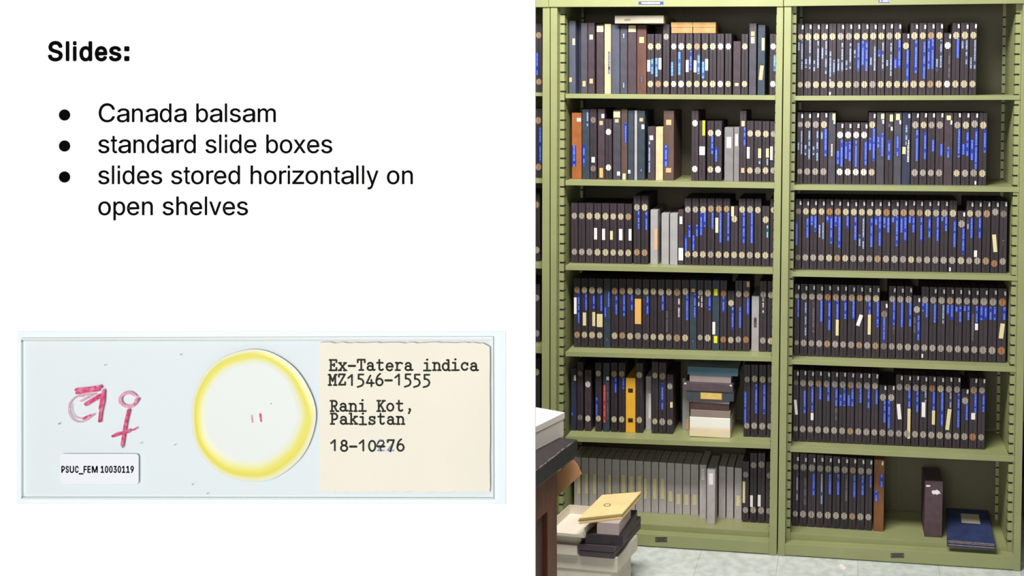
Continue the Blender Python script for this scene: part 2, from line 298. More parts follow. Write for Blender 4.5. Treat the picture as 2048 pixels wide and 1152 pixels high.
def row(key,k,Y,rng,top,hin,bot,tag,low,data,hc,depth=.19,D=None,vmid=None):
    """rng=(uL,uR) for which the (left,right) values of top, clasp and tag heights hold"""
    items=[x.strip() for x in data.split(';') if x.strip()]
    for i,it in enumerate(items):
        f=it.split(); u0,u1=float(f[0]),float(f[1]); toks=f[2:]
        typ='K'; lowb=False; vt=None; hs=[True,True]; tg=tag is not None; its=[]; hcol=[None,None]; yy=Y; hv=[None,None]; tagv=None; dp=depth; zb=0; side=.0
        for t in toks:
            if t in KN and len(t)==1: typ=t
            elif t=='low': lowb=True
            elif t=='-h': hs=[False,False]
            elif t=='-n': tg=False
            elif t[0]=='t' and t[1:].replace('.','').isdigit(): vt=float(t[1:])
            elif t[0]=='y' and t[1] in '.0123456789': yy=float(t[1:])
            elif t[0]=='d' and t[1] in '.0123456789': dp=float(t[1:])
            elif t[0]=='n' and t[1:].replace('.','').isdigit(): tagv=float(t[1:]); tg=True
            elif t[0]=='h':
                m=re.match(r'h([\d.]*)([a-z]?)',t); hv[0]=float(m[1]) if m[1] else None; hcol[0]=m[2] or None
            elif t[0]=='H':
                m=re.match(r'H([\d.]*)([a-z]?)',t); hv[1]=float(m[1]) if m[1] else None; hcol[1]=m[2] or None
            else: its.append(t)
        s=(( u0+u1)/2-rng[0])/(rng[1]-rng[0])
        lo=low if lowb else 0
        v_top=vt if vt is not None else lerp(top[0],top[1],s)+lo
        vm=vmid if vmid else (v_top+lerp(bot[0],bot[1],s))/2+10
        g=.42
        a=P(u0+g,vm,yy); b=P(u1-g,vm,yy); dp=min(dp,.287-yy)
        for zz in (a.z-.16,a.z+.16):
            pl=lerp(*PAN[(key,1)],zz/2.15)+.0042; pr=lerp(*PAN[(key,-1)],zz/2.15)-.0042
            if a.x<pl: a.x=pl
            if b.x>pr: b.x=pr
        xc=(a.x+b.x)/2; w=b.x-a.x
        zb=surf((key,k),xc)+.0005; zt=P((u0+u1)/2,v_top,yy).z
        root_c=Vector((xc,yy+dp/2,zb))
        # describe
        fe=[]
        kinds=''.join(x[0] for x in its)
        if 'b' in kinds: fe.append('blue tapes' if kinds.count('b')>1 else 'blue tape')
        if 'l' in kinds: fe.append('light-blue tape')
        if 'r' in kinds: fe.append('red tape')
        if 'w' in kinds: fe.append('white label')
        if 'c' in kinds: fe.append('cream label')
        if 'y' in kinds: fe.append('yellow label')
        if 'o' in kinds: fe.append('orange paper')
        if not fe and ('k' in kinds or 'f' in kinds or 't' in kinds or 'q' in kinds): fe.append('faint writing')
        if not fe: fe.append('bare spine' if hs[0] else 'plain spine')
        nm='short ' if lowb else ''
        ft=' and '.join(fe[:2])
        lab="%s%s slide box, %s, %s from left, %s bookcase's %s shelf"%(nm,KN[typ],ft,ORD[i],UN[key],SHN[k])
        r=empty('slide_box',root_c,lab,'slide box','slide boxes standing on the %s shelf of the %s bookcase'%(SHN[k],UN[key]))
        # case: cross-section with a seam groove down the spine, rounded edges
        e=.0012; gv=.0008
        sec=[(-w/2,yy+e),(-w/2+e,yy),(-gv,yy),(0,yy+.0012),(gv,yy),(w/2-e,yy),(w/2,yy+e),(w/2,yy+dp),(-w/2,yy+dp)]
        if not hs[0] and typ!='K': sec=[p for p in sec if abs(p[0])>.001]
        n=len(sec); c1=.0008
        vs=[Vector((xc+x,y,zb)) for x,y in sec]+[Vector((xc+x,y,zt)) for x,y in sec]
        fs=[tuple(range(n)),tuple(range(2*n-1,n-1,-1))]+[(j,(j+1)%n,n+(j+1)%n,n+j) for j in range(n)]
        mesh('case',vs,fs,K[typ],r)
        # clasps
        hr=w*.42; zr=hr*1.17
        for q in (0,1):
            if not hs[q]: continue
            v=hv[q] if hv[q] else lerp(hin[q][0],hin[q][1],s)+(lo if q==0 else 0)
            c=P((u0+u1)/2,v,yy); c.x=xc
            col=hcol[q] or random.choice(hc)
            hinge_mesh(c,hr,zr,HC[col],r,yy)
        if tg:
            v=tagv if tagv else lerp(tag[0],tag[1],s)+lo+random.uniform(-1,1)
            c=P((u0+u1)/2,v,yy); c.x=xc+w*.31
            strip('number_tag',c,.0063,.0150,TAG,r,yy,tilt=random.uniform(-.09,.09))
        for t in its:
            m=re.match(r'([a-z])([LCRW])([\d.]+),([\d.]+)([/\\>]?)',t)
            kk,sd,va,vb,tl=m.groups(); va=float(va);vb=float(vb)
            off={'L':-.26,'C':0,'R':.24,'W':0}[sd]*w
            ca=P((u0+u1)/2,va,yy);cb=P((u0+u1)/2,vb,yy); c=(ca+cb)/2; c.x=xc+off
            til={'/':-.1,'\\':.1,'>':-.32}.get(tl,0)
            if kk=='z': strip('number_tag',c,.0058,abs(ca.z-cb.z),TAG,r,yy,.0009)
            elif kk in TP:
                ww=w*(.42 if kk in 'blr' else .36); strip('title_tape' if kk in 'blrkq' else 'spine_writing',c,ww,abs(ca.z-cb.z),TP[kk],r,yy,.0005,til)
            else:
                ww={'L':.40,'R':.40,'C':.5,'W':.86}[sd]*w
                strip('paper_label',c,ww,abs(ca.z-cb.z),PAP[kk],r,yy,.0008,til)
def runs(us,extra):
    """contiguous boxes from a list of boundaries plus per-box tokens"""
    ex=[e.strip() for e in extra.split(';')]
    return ';'.join('%.1f %.1f %s'%(us[i]+.3,us[i+1]-.3,ex[i] if i<len(ex) else '') for i in range(len(us)-1))
# middle bookcase
row('A',0,YL+.05,(1140,1550),(68.6,67),((93,93),(168,168)),(188,190),None,0,
 """1137.6 1151.5 V t41.7 -h cR77,90 uL155,164; 1156.2 1163.5 N t44 -h y.12 d.15; 1161.5 1175 S t46 -h uC162,173; 1175.4 1189.5 P t45.6 -h cC69.5,79 uC157.5,167;
 1192.3 1208 P t49.5 -h cW52,64; 1208.6 1222 C t48 -h kR103,148; 1223 1239.5 V t49.5 -h; 1240 1254.8 S t50 -h kC67,76 kC165,175; 1255.2 1273 P t50.3 -h cW51,64;
 1273.5 1293 R t50.3 -h uC74,86 dC152,165; 1293.7 1308.3 h93c H168c wL120,143 lR118,148; 1309.2 1323.8 h93c H168t lL116,154 wR116,139; 1325.2 1339.2 t48.6 h73.5g H168c; 1340.8 1354.2 h93w H168w lL124,152;
 1354.8 1369.8 h93w H168w lL104,150; 1370.8 1385.3 h93c H168c wL120,144 bR102,140; 1386.5 1401.2 h93t H168c wL121,144.5 lR109,148; 1402.4 1417.3 h93c H168c lL123,157 wR118,141; 1417.9 1433 h93c H168c;
 1433.6 1448 h93w H168w; 1449.4 1463.4 h93w H168c; 1465.8 1481.5 P t82.5 -h cC166,172; 1482.3 1496.4 t68 h93c H168c; 1497.8 1512.8 S t47 -h uC63,72 cC74,86.5; 1515 1530.3 T t50 -h cR76,101 uC131,160/;
 1538.9 1553 t67.8 h93w H168w lR110,142""".replace('dC152,165','fC152,165'),'cg')
row('A',1,YL+.05,(1140,1550),(219,241),((247,267),(337,341)),(358,365),None,0,
 """1143.2 1163.3 O t225.6 -h wR236,243 bL291,333; 1164 1179.2 T t218.6 -h bL290,331 kR221,252; 1179.5 1193.4 t217.8 h240d H337d wC314,325; 1195.2 1209.8 P t217.8 -h wR228,236 uC242,250 oC336,355;
 1210 1224 t238.5 h263.8w H335w; 1225.6 1241.5 S t220 -h cW223,235 uC238,245 wR343,351; 1241.9 1254.8 B t218.6 -h bR245,285 cC347,359; 1255.5 1267.8 T t221 -h wL340,347;
 1268.3 1274.6 W t221 -h; 1275.2 1289.8 T t221.5 -h uC236,243 wR249,258 kC339,346; 1295 1310.2 P t253.4 -h wC271,280\\ kL283,345; 1311 1326.2 C t254.2 -h;
 1326.6 1348 B t221.3 -h uC239.5,250 bL291,333 uC336,345; 1382.5 1397 t221 h246.4w H338w; 1397.4 1411 t241.7 -h yR241,271 wW293,310; 1413.6 1428.2 t242 h266c H339c bR271,308;
 1428.5 1443.8 t242 h266w H339w bL294,323; 1448.4 1467 M t255 -h wC274,296; 1467.4 1478.6 M t254.6 -h wC268,292; 1479 1492.6 t221.3 -h cC242,252.5 uC336,345.5 bR255,292; 1492.8 1507.3 t242 h267c H341c wL294,317;
 1507.8 1523.4 t242.3 h267c H341g cR297,316 kR318,328; 1523.8 1538.9 t242.6 h268c H341c cR297,315 kR317,330; 1539.4 1553 t243 h268g H341g wL293,320""",'cg')
row('A',2,YL+.05,(1140,1550),(394,398),((417.7,420),(505,511)),(529,536),None,0,
 runs([1141.5,1156,1171,1187,1203,1219,1234,1249,1264.5],"t406.5 h431.6g H503.5g;t406.5 h431.7g H503.7g;t406.5 h432c H504g;t407 h432.2c H504.5c wL456,479;t407 h432.6c H504.8c wL457.7,480;t407.3 h433c H505c cL462,479.5;t407.6 h433.2c H505.5c wC458,480.5;t408 h433.5t H505.8c wR458,481")+
 """;1266.4 1281.2 t391 h414.8g H504.5t bR422,458;1281.7 1296.8 t391 h414.8c H505.3t bR423,460;1300.4 1315.8 W t420.3 -h uR458,500;1322.4 1338 W t427.3 -h;1339.4 1355.4 W t427.6 -h;
 1356 1367.5 P t420 -h wC433,448 wW496,520.7;"""+
 runs([1368,1383,1398,1413.7,1429.3,1445.3,1460.6,1476.2,1491.8,1507.8,1523,1539.2,1553],
 "bR451,474 bL471,502;bR449,472 bL471,501;bL425,471 bR422,454;h417.7t bR424,458;h418t cL435.6,465.5 bR425,485;h418t bR425,483;t412.5 h438c cL413,433;h419c bR424,486;h419 bR425,486;h420;t412.5 h439.5c qR451,475;h420c"),'cg')
row('A',3,YL+.07,(1150,1540),(556.5,562.5),((579.5,589.5),(669,681)),(693,705),None,0,
 runs([1146.8,1161.6,1176.3,1192,1206.7,1221.5,1237,1252.4,1268,1284,1299.2,1314.3,1329.9,1345.5,1362.5,1378.5,1393.8,1407.3,1423.6,1439.2,1454.2,1469.3,1484.4,1500],
 "h579.5t H669.5t wL595,628 bR583,646;bR588,621 cC625,651;bR590,617 cR624,652;bR588,622 cW628,654;T -h bR583,615 bL615,635 fC571,580 fC676,684;h582t bR590,629;h582t H671t bR590,632;h582 bR590,620;h583 H672g oW597.6,648;h583c bR592,630;h583c;h584c bR590,620;h584c fL622,665;h584.5t H676t tR597,634;h583c bR590,640;T -h bR587,634 uC577,584 fC677,685;h585g H675g tR592,620 tL592,612;h586c H676c bR592,620;T -h yC578,591 yC672,686 wL644,669;h587o H679o bC592,625;t581.7 h606c H680c bR614,661;h588g H679g bR614,656;h588t H679.5o uR563,574 bR596,632")+
 ";1502.6 1518.2 W t593 -h fC635,655;"+runs([1518.4,1533.6,1549],"h589g H681g tC597,626;h590 H682"),'cg')
row('A',4,YL+.07,(1140,1540),(724,730),((747,759),(836,852)),(858,876),None,0,
 """1141.6 1153.2 N t737 -h cR750,761 bL817,831;1153.7 1166.5 h746.8d H835d;1169 1182.6 P t740 h768.7w H837w;1190 1203.3 t725.6 h747c H837c bL795,831;1205.4 1219.2 T t726 -h rL770,845 fR765,840 wR753,760;
 1221.2 1235 h748t H838.5c bR755,785;1236.4 1250.4 h747.7t H838.8c bR755,778;1251 1271 Y t756 -h xC777,785 xC836.5,844.5;1271.6 1285.8 t726.5 h750c H840c;1291 1303 G t753 -h y.14 d.15 wR787,837;
 1303.2 1316.6 t724 h751c H842.8c;1317 1332.4 t725 h752.5t H843.5g bC766,819;1332.8 1346.6 t749 h772.5g H844.5g cR804,815;1364.3 1379 W t757 -h y.16 d.14 uR838,858;
 1487 1500.8 h758.6g H851.5g bL784,847;1501.3 1516.2 h757.5c H851.5g bR768,826;1517 1532.6 h759c H852.5g bR768,828;1533.3 1547 h759.5g H852.5g""",'cg')
row('A',5,.042+.11,(1150,1390),(914,929),((950,950),(1020,1020)),(1020,1040),None,0,
 runs([1147.4,1162,1177.4,1194,1209,1223.4,1239.5,1254.8,1270.6,1286.7,1302,1317.2,1333,1348.9,1364.9,1380.7,1397.3],
 "G -h cR947,987;G -h cR947,987;G -h cR948,987;G -h vC980,1000;G -h cR949,986;G -h vC978,1000;G -h cC949,985;G -h cC952,984;G -h cC952,984;G -h cL957,998;G -h cC957,998;G -h cC957,998;G -h cC982,1003;G -h cC988,1009;G -h cC989,1010;G -h cC989,1010;G -h cC986,1007")+
 """;1398.6 1412.8 G t929.5 -h y.125 wC937,960;1413.4 1430.5 G t940 -h y.075 wC947,969.5;1436.8 1451.3 G t932.5 -h y.14 vC957,977;1452.6 1467 G t934 -h y.14;1468.5 1483.8 G t936 -h y.135 cC991,1012.5;
 1484.2 1498 t922.5 h949g H1020g y.12 cL963,1006;1499.3 1514 t906 h930g H1020g y.12 wL991,1014;1514.6 1530.3 t906 h929g H1021g y.12 wL990,1013;1531 1545 P t924 h951g H1022g y.12""",'cg',depth=.165)
# right bookcase
row('B',0,YL+.05,(1593,1954),(47.7,45.5),((73.8,70.5),(169.5,168)),(190,190),(54.5,52.5),20,
 runs([1593.3,1607.7,1624.2,1640.4,1656.4,1672.5,1688.8,1705.1,1721.1,1737.4,1753.9,1770,1786.4,1803,1819.3,1836.5,1852.8,1869.5,1886.3,1902.8,1919.9,1937.6,1954],
 "kR80,140 kL85,102;kR79,138 kL118,136;kR82,136 kL121,142;kR82,148 kL95,118;-n kL101,165 kR120,148 zL184,190;kR86,145 kL118,142;kR86,138 kL121,140;bR86,142 kL100,115;bR84,142 bL82,130;kR88,142 kL115,130;kR83,142 bL100,113;kR86,152 kL120,132;hc bR80,136 bL116,136;low hc Hc bR100,165;hc Hc bR80,146;hc Hc bR84,157;ht Ht bL78,138 bR78,138;kR80,135 kL118,142;low hw Hw fR105,155;hc Hc bR77,116;kR80,130 kL81,97;kR80,138 kL115,137"),'ccg')
row('B',1,YL+.05,(1593,1974),(224.7,225.6),((249,250.5),(342.8,347)),(369,372),(231.5,231.5),20.5,
 runs([1593.2,1606.7,1622.8,1639,1655.5,1671.6,1687.6,1703.8,1719.7,1735.7,1751.8,1769.2,1786.6,1803.2,1821.3,1838.3,1854.2,1870.2,1887.2,1905.5,1922,1939.3,1956.7,1974],
 "kR262,310 kL285,300;kR262,320 kL290,310;kR262,322 kL293,310;bR258,312 kL262,278;S -h n244 cR227,240 tC287,312;low hw Hw bR279,334 bL302,328;low hw Hw bL285,318 bR283,322;low hw Hw bC280,334;low hw Hw bR284,330;hc bR257,322 bL276,300;S -h n243.5 cR227.5,238 bL272,295 bR266,312;-h n257.5 cR229,243 fC246,254 bC280,320;S -h n244.5 cC227.5,240 bC273,312;N -h n232 cL294,308 tR280,325 kC250,290;bR260,322;bR264,318;bR280,304;bR288,312;P -h n245 cC231,240 bC294,315;bR259,315;bR264,312 bL288,309;h248g H346g bR258,338 bL280,320 zR362,369;-n hc Hc bR260,305"),'ggc')
row('B',2,YL+.05,(1589,2014),(398,402.5),((422.5,428),(514.5,523)),(540,550),(406.5,408.5),21,
 runs([1589.3,1603.4,1619,1634.7,1650.3,1666.8,1683,1698.9,1715,1731,1747.2,1764,1780.8,1798.2,1814.8,1830.8,1846.4,1863,1879.4,1896.3,1913.6,1931,1947,1963.6,1981,1997.8,2014.4],
 "hd Hd bL444,490;hc bR437,475;hc bR432,463 bL432,450;hc kR445,478 kL450,475;ho bR433,487 bL433,445;ht Ht bR433,495 bL433,452;hc bR432,457;hc bR434,480;kR435,498 kL470,492;hc bR437,494;hc Ht bR433,492 bL433,450;ho bR435,465 bL435,455;bR433,492 bL435,445;ht bR435,482 bL435,465;ht bR433,465 bL433,446;ht bR435,483;bR435,475;bR435,482;bR434,462 bL434,442;-n bR440,494 zL535,542.5;low bR457,508;bR436,476 kL440,458;bR436,476 wL501,514;ht Ht;h424g H527o cC469,504\\;Hg h428d fC480,490"),'ggc')
row('B',3,YL+.06,(1586,2013),(567.5,577.5),((592,604.5),(685,702)),(708.5,726),(575,586.5),31,
 runs([1586,1599.6,1615.6,1630.8,1646.8,1662.8,1679,1694.5,1711,1726.7,1743.2,1759.7,1776.1,1791.8,1808,1824.7,1841.2,1857.4,1873.7,1890.7,1908,1924.5,1941,1957.5,1975.8,1994,2013],
 "bR598,633;kR605,675;fR605,665;bR600,645;ho Ht bR600,660;ht bR600,638 cR639,671;bR600,638;ht bR600,638;ht Ht wC629,652>;bR603,636 cR629,669;hc Ht bR603,654;low hd Hd bC635,684;bR603,650 fR652,668;bR604,654;bR604,653;low t591 n600 h619g bR631,680 fL635,668;-n bL605,623 bR605,635 zL708,715.5;bR608,645;kR610,647;ht bR610,640 bL610,628;bR612,644 bL612,625;bR612,640 bL612,622;bR612,645 wR647,660 fL627,685;bL613,640 bR613,640;bL614,640 bR614,640;ho Ho bR614,640 cC647,677/"),'gg')
row('B',4,YL+.06,(1584,1970),(739.5,757.5),((764.8,781),(857,875)),(881.5,899),(745.5,763),22,
 runs([1584.3,1597.8,1613.5,1628.6,1644.5,1660.7,1676.7,1692.8,1709,1725,1741.4,1757,1773.5,1790,1806,1822.6,1838.6,1855,1871.6,1888.6,1905,1921,1937.6,1955,1970.8],
 "hd wC799.5,829\\;bR781,826;bR772,824 wR825.6,840;ht bR772,800;bR772,802;bR773,812 fR814,842;bR775,812 bL790,812;ht Ht bR775,812 bL790,812;bR776,806;bR775,816;hc bR778,810;low bR801,845;low bL802,857;wC808,838.5\\;bR779,815 cR817,877;bR780,824;kR782,804 wC804.7,834;ho bR783,820 cR820.7,849;hc bR784,852;kR785,815 cC818,860/;bR787,855;low bR807,840;ht Ho bR787,826 wC826,839;bR788,824"),'gg')
row('B',5,.042+.066,(1582,1745),(905,919),((933,943),(1027,1034.5)),(1051,1058.5),(917,925.5),0,
 runs([1583,1598.2,1614.6,1631.7,1647.6,1664.2,1680.6,1697,1712.9,1729.5,1745],
 "kR946,1000;fR955,1010;bR947,990;kR948,1008;bR948,988;bR948,990;fR950,1002;ht Ht bR950,996;bR950,990;bR952,975")+
 ";1747.2 1768.4 Q t919.6 -h n926.5 bL982,1002.6 bR948,974",'gg')
# left bookcase, the strip that shows beside the white board, plus the neighbours just behind the board's edge
for k,(tp,h1,h2,b,its) in enumerate([(47.5,70.5,163.5,183,("bR104,150","bL106,150")),(217,241,334,355,("","bR255,325")),(386,409.6,500,523,("","")),(568,595.6,666.7,690,("","")),(717,744,829,850,("cR724,750",""))]):
    us=[[1040,1055.4,1070.4,1085],[1038,1053.6,1069,1084.8],[1036,1050.5,1065.8,1081],[1036,1050.5,1065.8,1081],[1035,1050,1065.5,1081]][k]
    row('Z',k,YL+.05,(1040,1085),(tp,tp),((h1,h1),(h2,h2)),(b,b),None,0,runs(us,';'+';'.join(its)),'tcg')
# ---------------------------------------------------------------- things lying on and among the boxes
def par(fl,fr,br,h,z=None):
    """8 corners of a flat box: top corners front-left, front-right, back-right (points), height h below the top"""
    bl=fl+(br-fr); d=Vector((0,0,h))
    return [fl-d,fr-d,fr,fl,bl-d,br-d,br,bl]
def onbox(p): return Vector(p)
def thing_par(name,label,cat,c8,m,part,bevel=.0015,group=None):
    c=sum(c8,Vector())/8; c.z=min(v.z for v in c8)
    r=empty(name,c,label,cat,group); o=hexa(part,c8,m,r,bevel); return r,o
def front_box(u0,v0,u1,v1,Y,dp,yaw=0):
    """front face seen at u0..u1 (left,right) and v0..v1 (top,bottom) on y=Y; returns 8 corners, turned by yaw about its front left"""
    a=P(u0,v1,Y); b=P(u1,v1,Y); t=P((u0+u1)/2,v0,Y); z0=(a.z+b.z)/2; z1=t.z; w=b.x-a.x
    ex=Vector((math.cos(yaw),math.sin(yaw),0)); ey=Vector((-math.sin(yaw),math.cos(yaw),0)); o=Vector((a.x,Y,z0)); h=Vector((0,0,z1-z0))
    w=w/math.cos(yaw)
    return [o,o+ex*w,o+ex*w+h,o+h,o+ey*dp,o+ex*w+ey*dp,o+ex*w+ey*dp+h,o+ey*dp+h]
def setz(c8,z0):
    dz=z0-c8[0].z
    return [Vector((v.x,v.y,v.z+dz)) for v in c8]
# grey carton lying across the tall books, top shelf
c=front_box(1229.5,31,1327.5,47,YL+.02,.235,-.02)
r,o=thing_par('flat_carton','pale grey flat carton lying across the books on the middle bookcase\'s top shelf','carton',c,mat('warm_grey_carton',(166,157,140),.7,noise=.12,scale=20),'carton_body')
for u in (1255,1299):
    slab_px('thumb_notch',[(u-7,41.8),(u+7,41.2),(u+5,37.4),(u-5,37.8)],YL+.0185,YL+.03,mat('notch_shadow_card',(122,112,94),.8),r)
r=None
for i,(u0,u1,lb) in enumerate(((1342.5,1384.6,'left one of two tan card boxes lying on top of the black slide boxes'),(1386,1431.2,'right one of two tan card boxes lying on top of the black slide boxes'))):
    c=front_box(u0,45.8,u1,66.6,YL+.05,.11)
    dz=P(1380,67.2,YL+.05).z-c[0].z+.001
    r,o=thing_par('small_card_box',lb,'box',setz(c,c[0].z+dz if dz>0 else c[0].z),mat('tan_card',(184,140,88),.7,noise=.3,scale=25),'box_body',group='tan card boxes on the slide boxes')
    slab_px('box_lid',[(u0-.4,54.5),(u1+.4,54.5),(u1+.4,44.6),(u0-.4,44.6)],YL+.048,YL+.163,mat('tan_card_lid',(190,148,94),.7,noise=.25,scale=25),r,.001)
# mixed stack on the fifth shelf of the middle bookcase
zb=surf(('A',4),P(1420,870,.08).x)+.0016
grp='boxes piled up on the fifth shelf of the middle bookcase'
stack=[ # name,label,cat,u0,u1,vtop,vbot,Y,depth,yaw,mat
 ('slide_carton','cream carton at the very bottom of the pile on the fifth shelf','carton',1379,1460.4,859.6,877.4,.075,.235,0,mat('cream_carton',(232,214,184),.7,noise=.06,scale=12)),
 ('slide_carton','bright white carton, second from the bottom of the fifth shelf pile','carton',1379.3,1460.2,838.8,859.6,.076,.232,0,mat('white_carton',(240,236,226),.65,noise=.03,scale=12)),
 ('slide_carton','grey-brown carton just above the white carton in the pile','carton',1380.8,1460.4,824.5,838.8,.078,.23,.005,mat('taupe_carton',(142,126,116),.7,noise=.1,scale=12)),
 ('slide_case','dark brown slide case in the lower middle of the pile','slide box',1380,1458.5,810.6,824.5,.08,.22,-.01,mat('dark_brown_case',(78,54,52),.6,noise=.25,scale=40)),
 ('slide_case','thin grey slide case under the case with a gold label','slide box',1376,1459,804.2,810.6,.082,.22,-.05,mat('mid_grey_case',(128,120,124),.65,noise=.1,scale=20)),
 ('slide_case','dark slate slide case with a gold label on its front','slide box',1373,1467.5,785.8,804.2,.07,.225,.0,mat('dark_slate_case',(62,68,76),.6,noise=.2,scale=40)),
 ('slide_case','dark plum slide case with pale worn corners in the pile','slide box',1368,1465.8,769.4,785.8,.066,.225,.0,mat('dark_plum_case',(86,70,78),.6,noise=.25,scale=40)),
 ('slide_carton','pinkish grey carton right under the teal case','carton',1379,1462,754,769.4,.075,.21,0,mat('pinkish_grey_carton',(160,146,144),.7,noise=.08,scale=20)),
 ('slide_case','teal blue slide case on top of the tall pile','slide box',1374.8,1476,738.8,753.9,.07,.215,.0,mat('teal_case',(66,104,122),.45,noise=.1,scale=20))]
prev=zb
for (nm,lb,ct,u0,u1,va,vb,Y,dp,yw,m) in stack:
    c=front_box(u0,va,u1,vb,Y,dp,yw); h=c[3].z-c[0].z
    nxt=prev
    c=[Vector((v.x,v.y,(nxt if i in (0,1,4,5) else nxt+h))) for i,v in enumerate(c)]
    r,o=thing_par(nm,lb,ct,c,m,'body',group=grp)
    zc=nxt; prev=nxt+h+.0003
    if 'gold' in lb and 'with a' in lb:
        a=P(1401.6,795,Y);b=P(1443.2,795,Y); cc=Vector(((a.x+b.x)/2,0,zc+h/2)); strip('gold_label',cc,b.x-a.x,h*.66,mat('gold_label_paper',(220,188,104),.5,noise=.1,scale=60),r,Y,.001)
        strip('label_frame',cc,(b.x-a.x)*1.07,h*.82,mat('label_frame_brass',(120,98,58),.4),r,Y,.0006)
    if 'worn corners' in lb:
        for uu in (1370.4,1461.5):
            cc=P(uu,772,Y); cc.z=zc+h*.85; strip('worn_corner',cc,.008,.005,PAP['w'],r,Y,.0006)
    if 'teal' in ct or 'teal blue' in lb:
        mesh('lid_top',[Vector((v.x,v.y,v.z+.0006)) for v in (c[3],c[2],c[6],c[7])]+[Vector((v.x,v.y,v.z+.0001)) for v in (c[3],c[2],c[6],c[7])],BF,mat('teal_lid_grey',(134,150,160),.35,noise=.1,scale=15),r)
# bottom shelf of the right bookcase
zb=surf(('B',5),P(1866,1070,.08).x)+.0008
c=front_box(1848.6,962.8,1884,1075.6,.085,.15,.02); c=[Vector((v.x,v.y,zb if i in (0,1,4,5) else v.z)) for i,v in enumerate(c)]
r,o=thing_par('slide_case','dark plum thick slide case with torn white patches, alone on bottom shelf','slide box',c,mat('plum_case',(82,62,70),.6,noise=.18,scale=50,bump=.2),'body')
def blob(name,u,v,ru,rv,Y,m,parent,seed=0,th=.0006):
    rr=random.Random(seed); c=P(u,v,Y); s=(P(u+10,v,Y).x-c.x)/10
    n=14; pts=[(ru*s*(1+rr.uniform(-.35,.3))*math.cos(2*math.pi*i/n),rv*s*(1+rr.uniform(-.35,.3))*math.sin(2*math.pi*i/n)) for i in range(n)]
    vs=[Vector((c.x+a,Y-th,c.z+b)) for a,b in pts]+[Vector((c.x+a,Y+.001,c.z+b)) for a,b in pts]
    return mesh(name,vs,[tuple(range(n))]+[(i,(i+1)%n,n+(i+1)%n,n+i) for i in range(n)],m,parent)
blob('torn_label',1872.5,984.5,8.5,5,.0865,PAP['w'],r,3,.0022); blob('torn_label',1856,972,5,2,.085,PAP['w'],r,5,.0012)
zb=surf(('B',5),P(1950,1085,.05).x)+.0022
blue=mat('blue_album_cloth',(46,58,100),.6,noise=.3,scale=30,bump=.15); wear=mat('worn_album_edge',(150,128,112),.8,noise=.4,scale=120)
fy=.004
zt=P(1942,1083,fy).z; h=(zt-zb)
for i,lb in enumerate(('blue cloth album lying flat directly on the bottom shelf, under another','blue cloth album with a cream label, lying on another album')):
    z0=zb+i*(h/2); z1=z0+h/2-.0006
    fl=atz(1893.5+i*1.2,1098 if i==0 else 1086,z1); 
    a=P(1893.8,1090,fy); b=P(1991.5,1090,fy)
    fl=Vector((a.x,fy+i*.003,z1)); fr=Vector((b.x-.002*i,fy+i*.003-.006,z1)); k=atz(1974,1011.5,zb+h); br=Vector((k.x-.002*i,.312,z1)); bl0=atz(1890,1006,zb+h)
    c8=[Vector((p.x,p.y,z0)) for p in (fl,fr)]+[fr,fl]+[Vector((p.x,p.y,z0)) for p in (Vector((bl0.x,.312,0)),br)]+[br,Vector((bl0.x,.312,z1))]
    r,o=thing_par('photo_album',lb,'album',c8,blue,'cover',.003,'blue albums lying on the bottom shelf')
    for zz in (z1-.0035,z0+.0035) if i else (z1-.0035,):
        q=[Vector((fl.x+.004,fl.y-.0012,zz-.0012)),Vector((fr.x-.004,fr.y-.0012,zz-.0012)),Vector((fr.x-.004,fr.y-.0012,zz+.0012)),Vector((fl.x+.004,fl.y-.0012,zz+.0012))]
        hexa('worn_edge',q+[v+Vector((0,.002,0)) for v in q],wear,r)
    if i:
        A_,B_,Cc,D_=fl,fr,br,Vector((bl0.x,.312,z1)); pt=lambda fx,fy_: (lambda p:Vector((p.x,p.y,z1+.0008)))((A_*(1-fx)+B_*fx)*(1-fy_)+(D_*(1-fx)+Cc*fx)*fy_)
        t=[pt(.34,.55),pt(.76,.55),pt(.76,.84),pt(.34,.84)]
        hexa('cream_label',[p-Vector((0,0,.0014)) for p in t[:2]]+[t[1],t[0]]+[p-Vector((0,0,.0014)) for p in (t[3],t[2])]+[t[2],t[3]],mat('album_label',(196,188,164),.7,noise=.05,scale=40),r)
# ---------------------------------------------------------------- desk at the left
ZD=.76
C0=atz(1155.5,878.5,ZD); C1=atz(1072,943,ZD); d1=(C1-C0).normalized(); far=atz(1126,873,ZD)
dl=Vector((-d1.y,d1.x,0)); 
if dl.x>0: dl=-dl
desk=empty('desk',Vector((C0.x,C0.y,0)),'black-topped brown wooden desk with a worn edge beside the middle bookcase','desk')
L_=.95; Wd=1.3
def prism(name,poly,z0,z1,m,parent,bevel=0,label=None):
    n=len(poly); vs=[Vector((p.x,p.y,z0)) for p in poly]+[Vector((p.x,p.y,z1)) for p in poly]
    return mesh(name,vs,[tuple(range(n)),tuple(range(n,2*n))]+[(i,(i+1)%n,n+(i+1)%n,n+i) for i in range(n)],m,parent,bevel,label)
top=[C0,C0+d1*L_,C0+d1*L_+dl*Wd,C0+dl*Wd]
dt=prism('desk_top',top,ZD-.05,ZD,mat('black_laminate',(44,38,40),.5,noise=.3,scale=60,bump=.1),desk,.004)
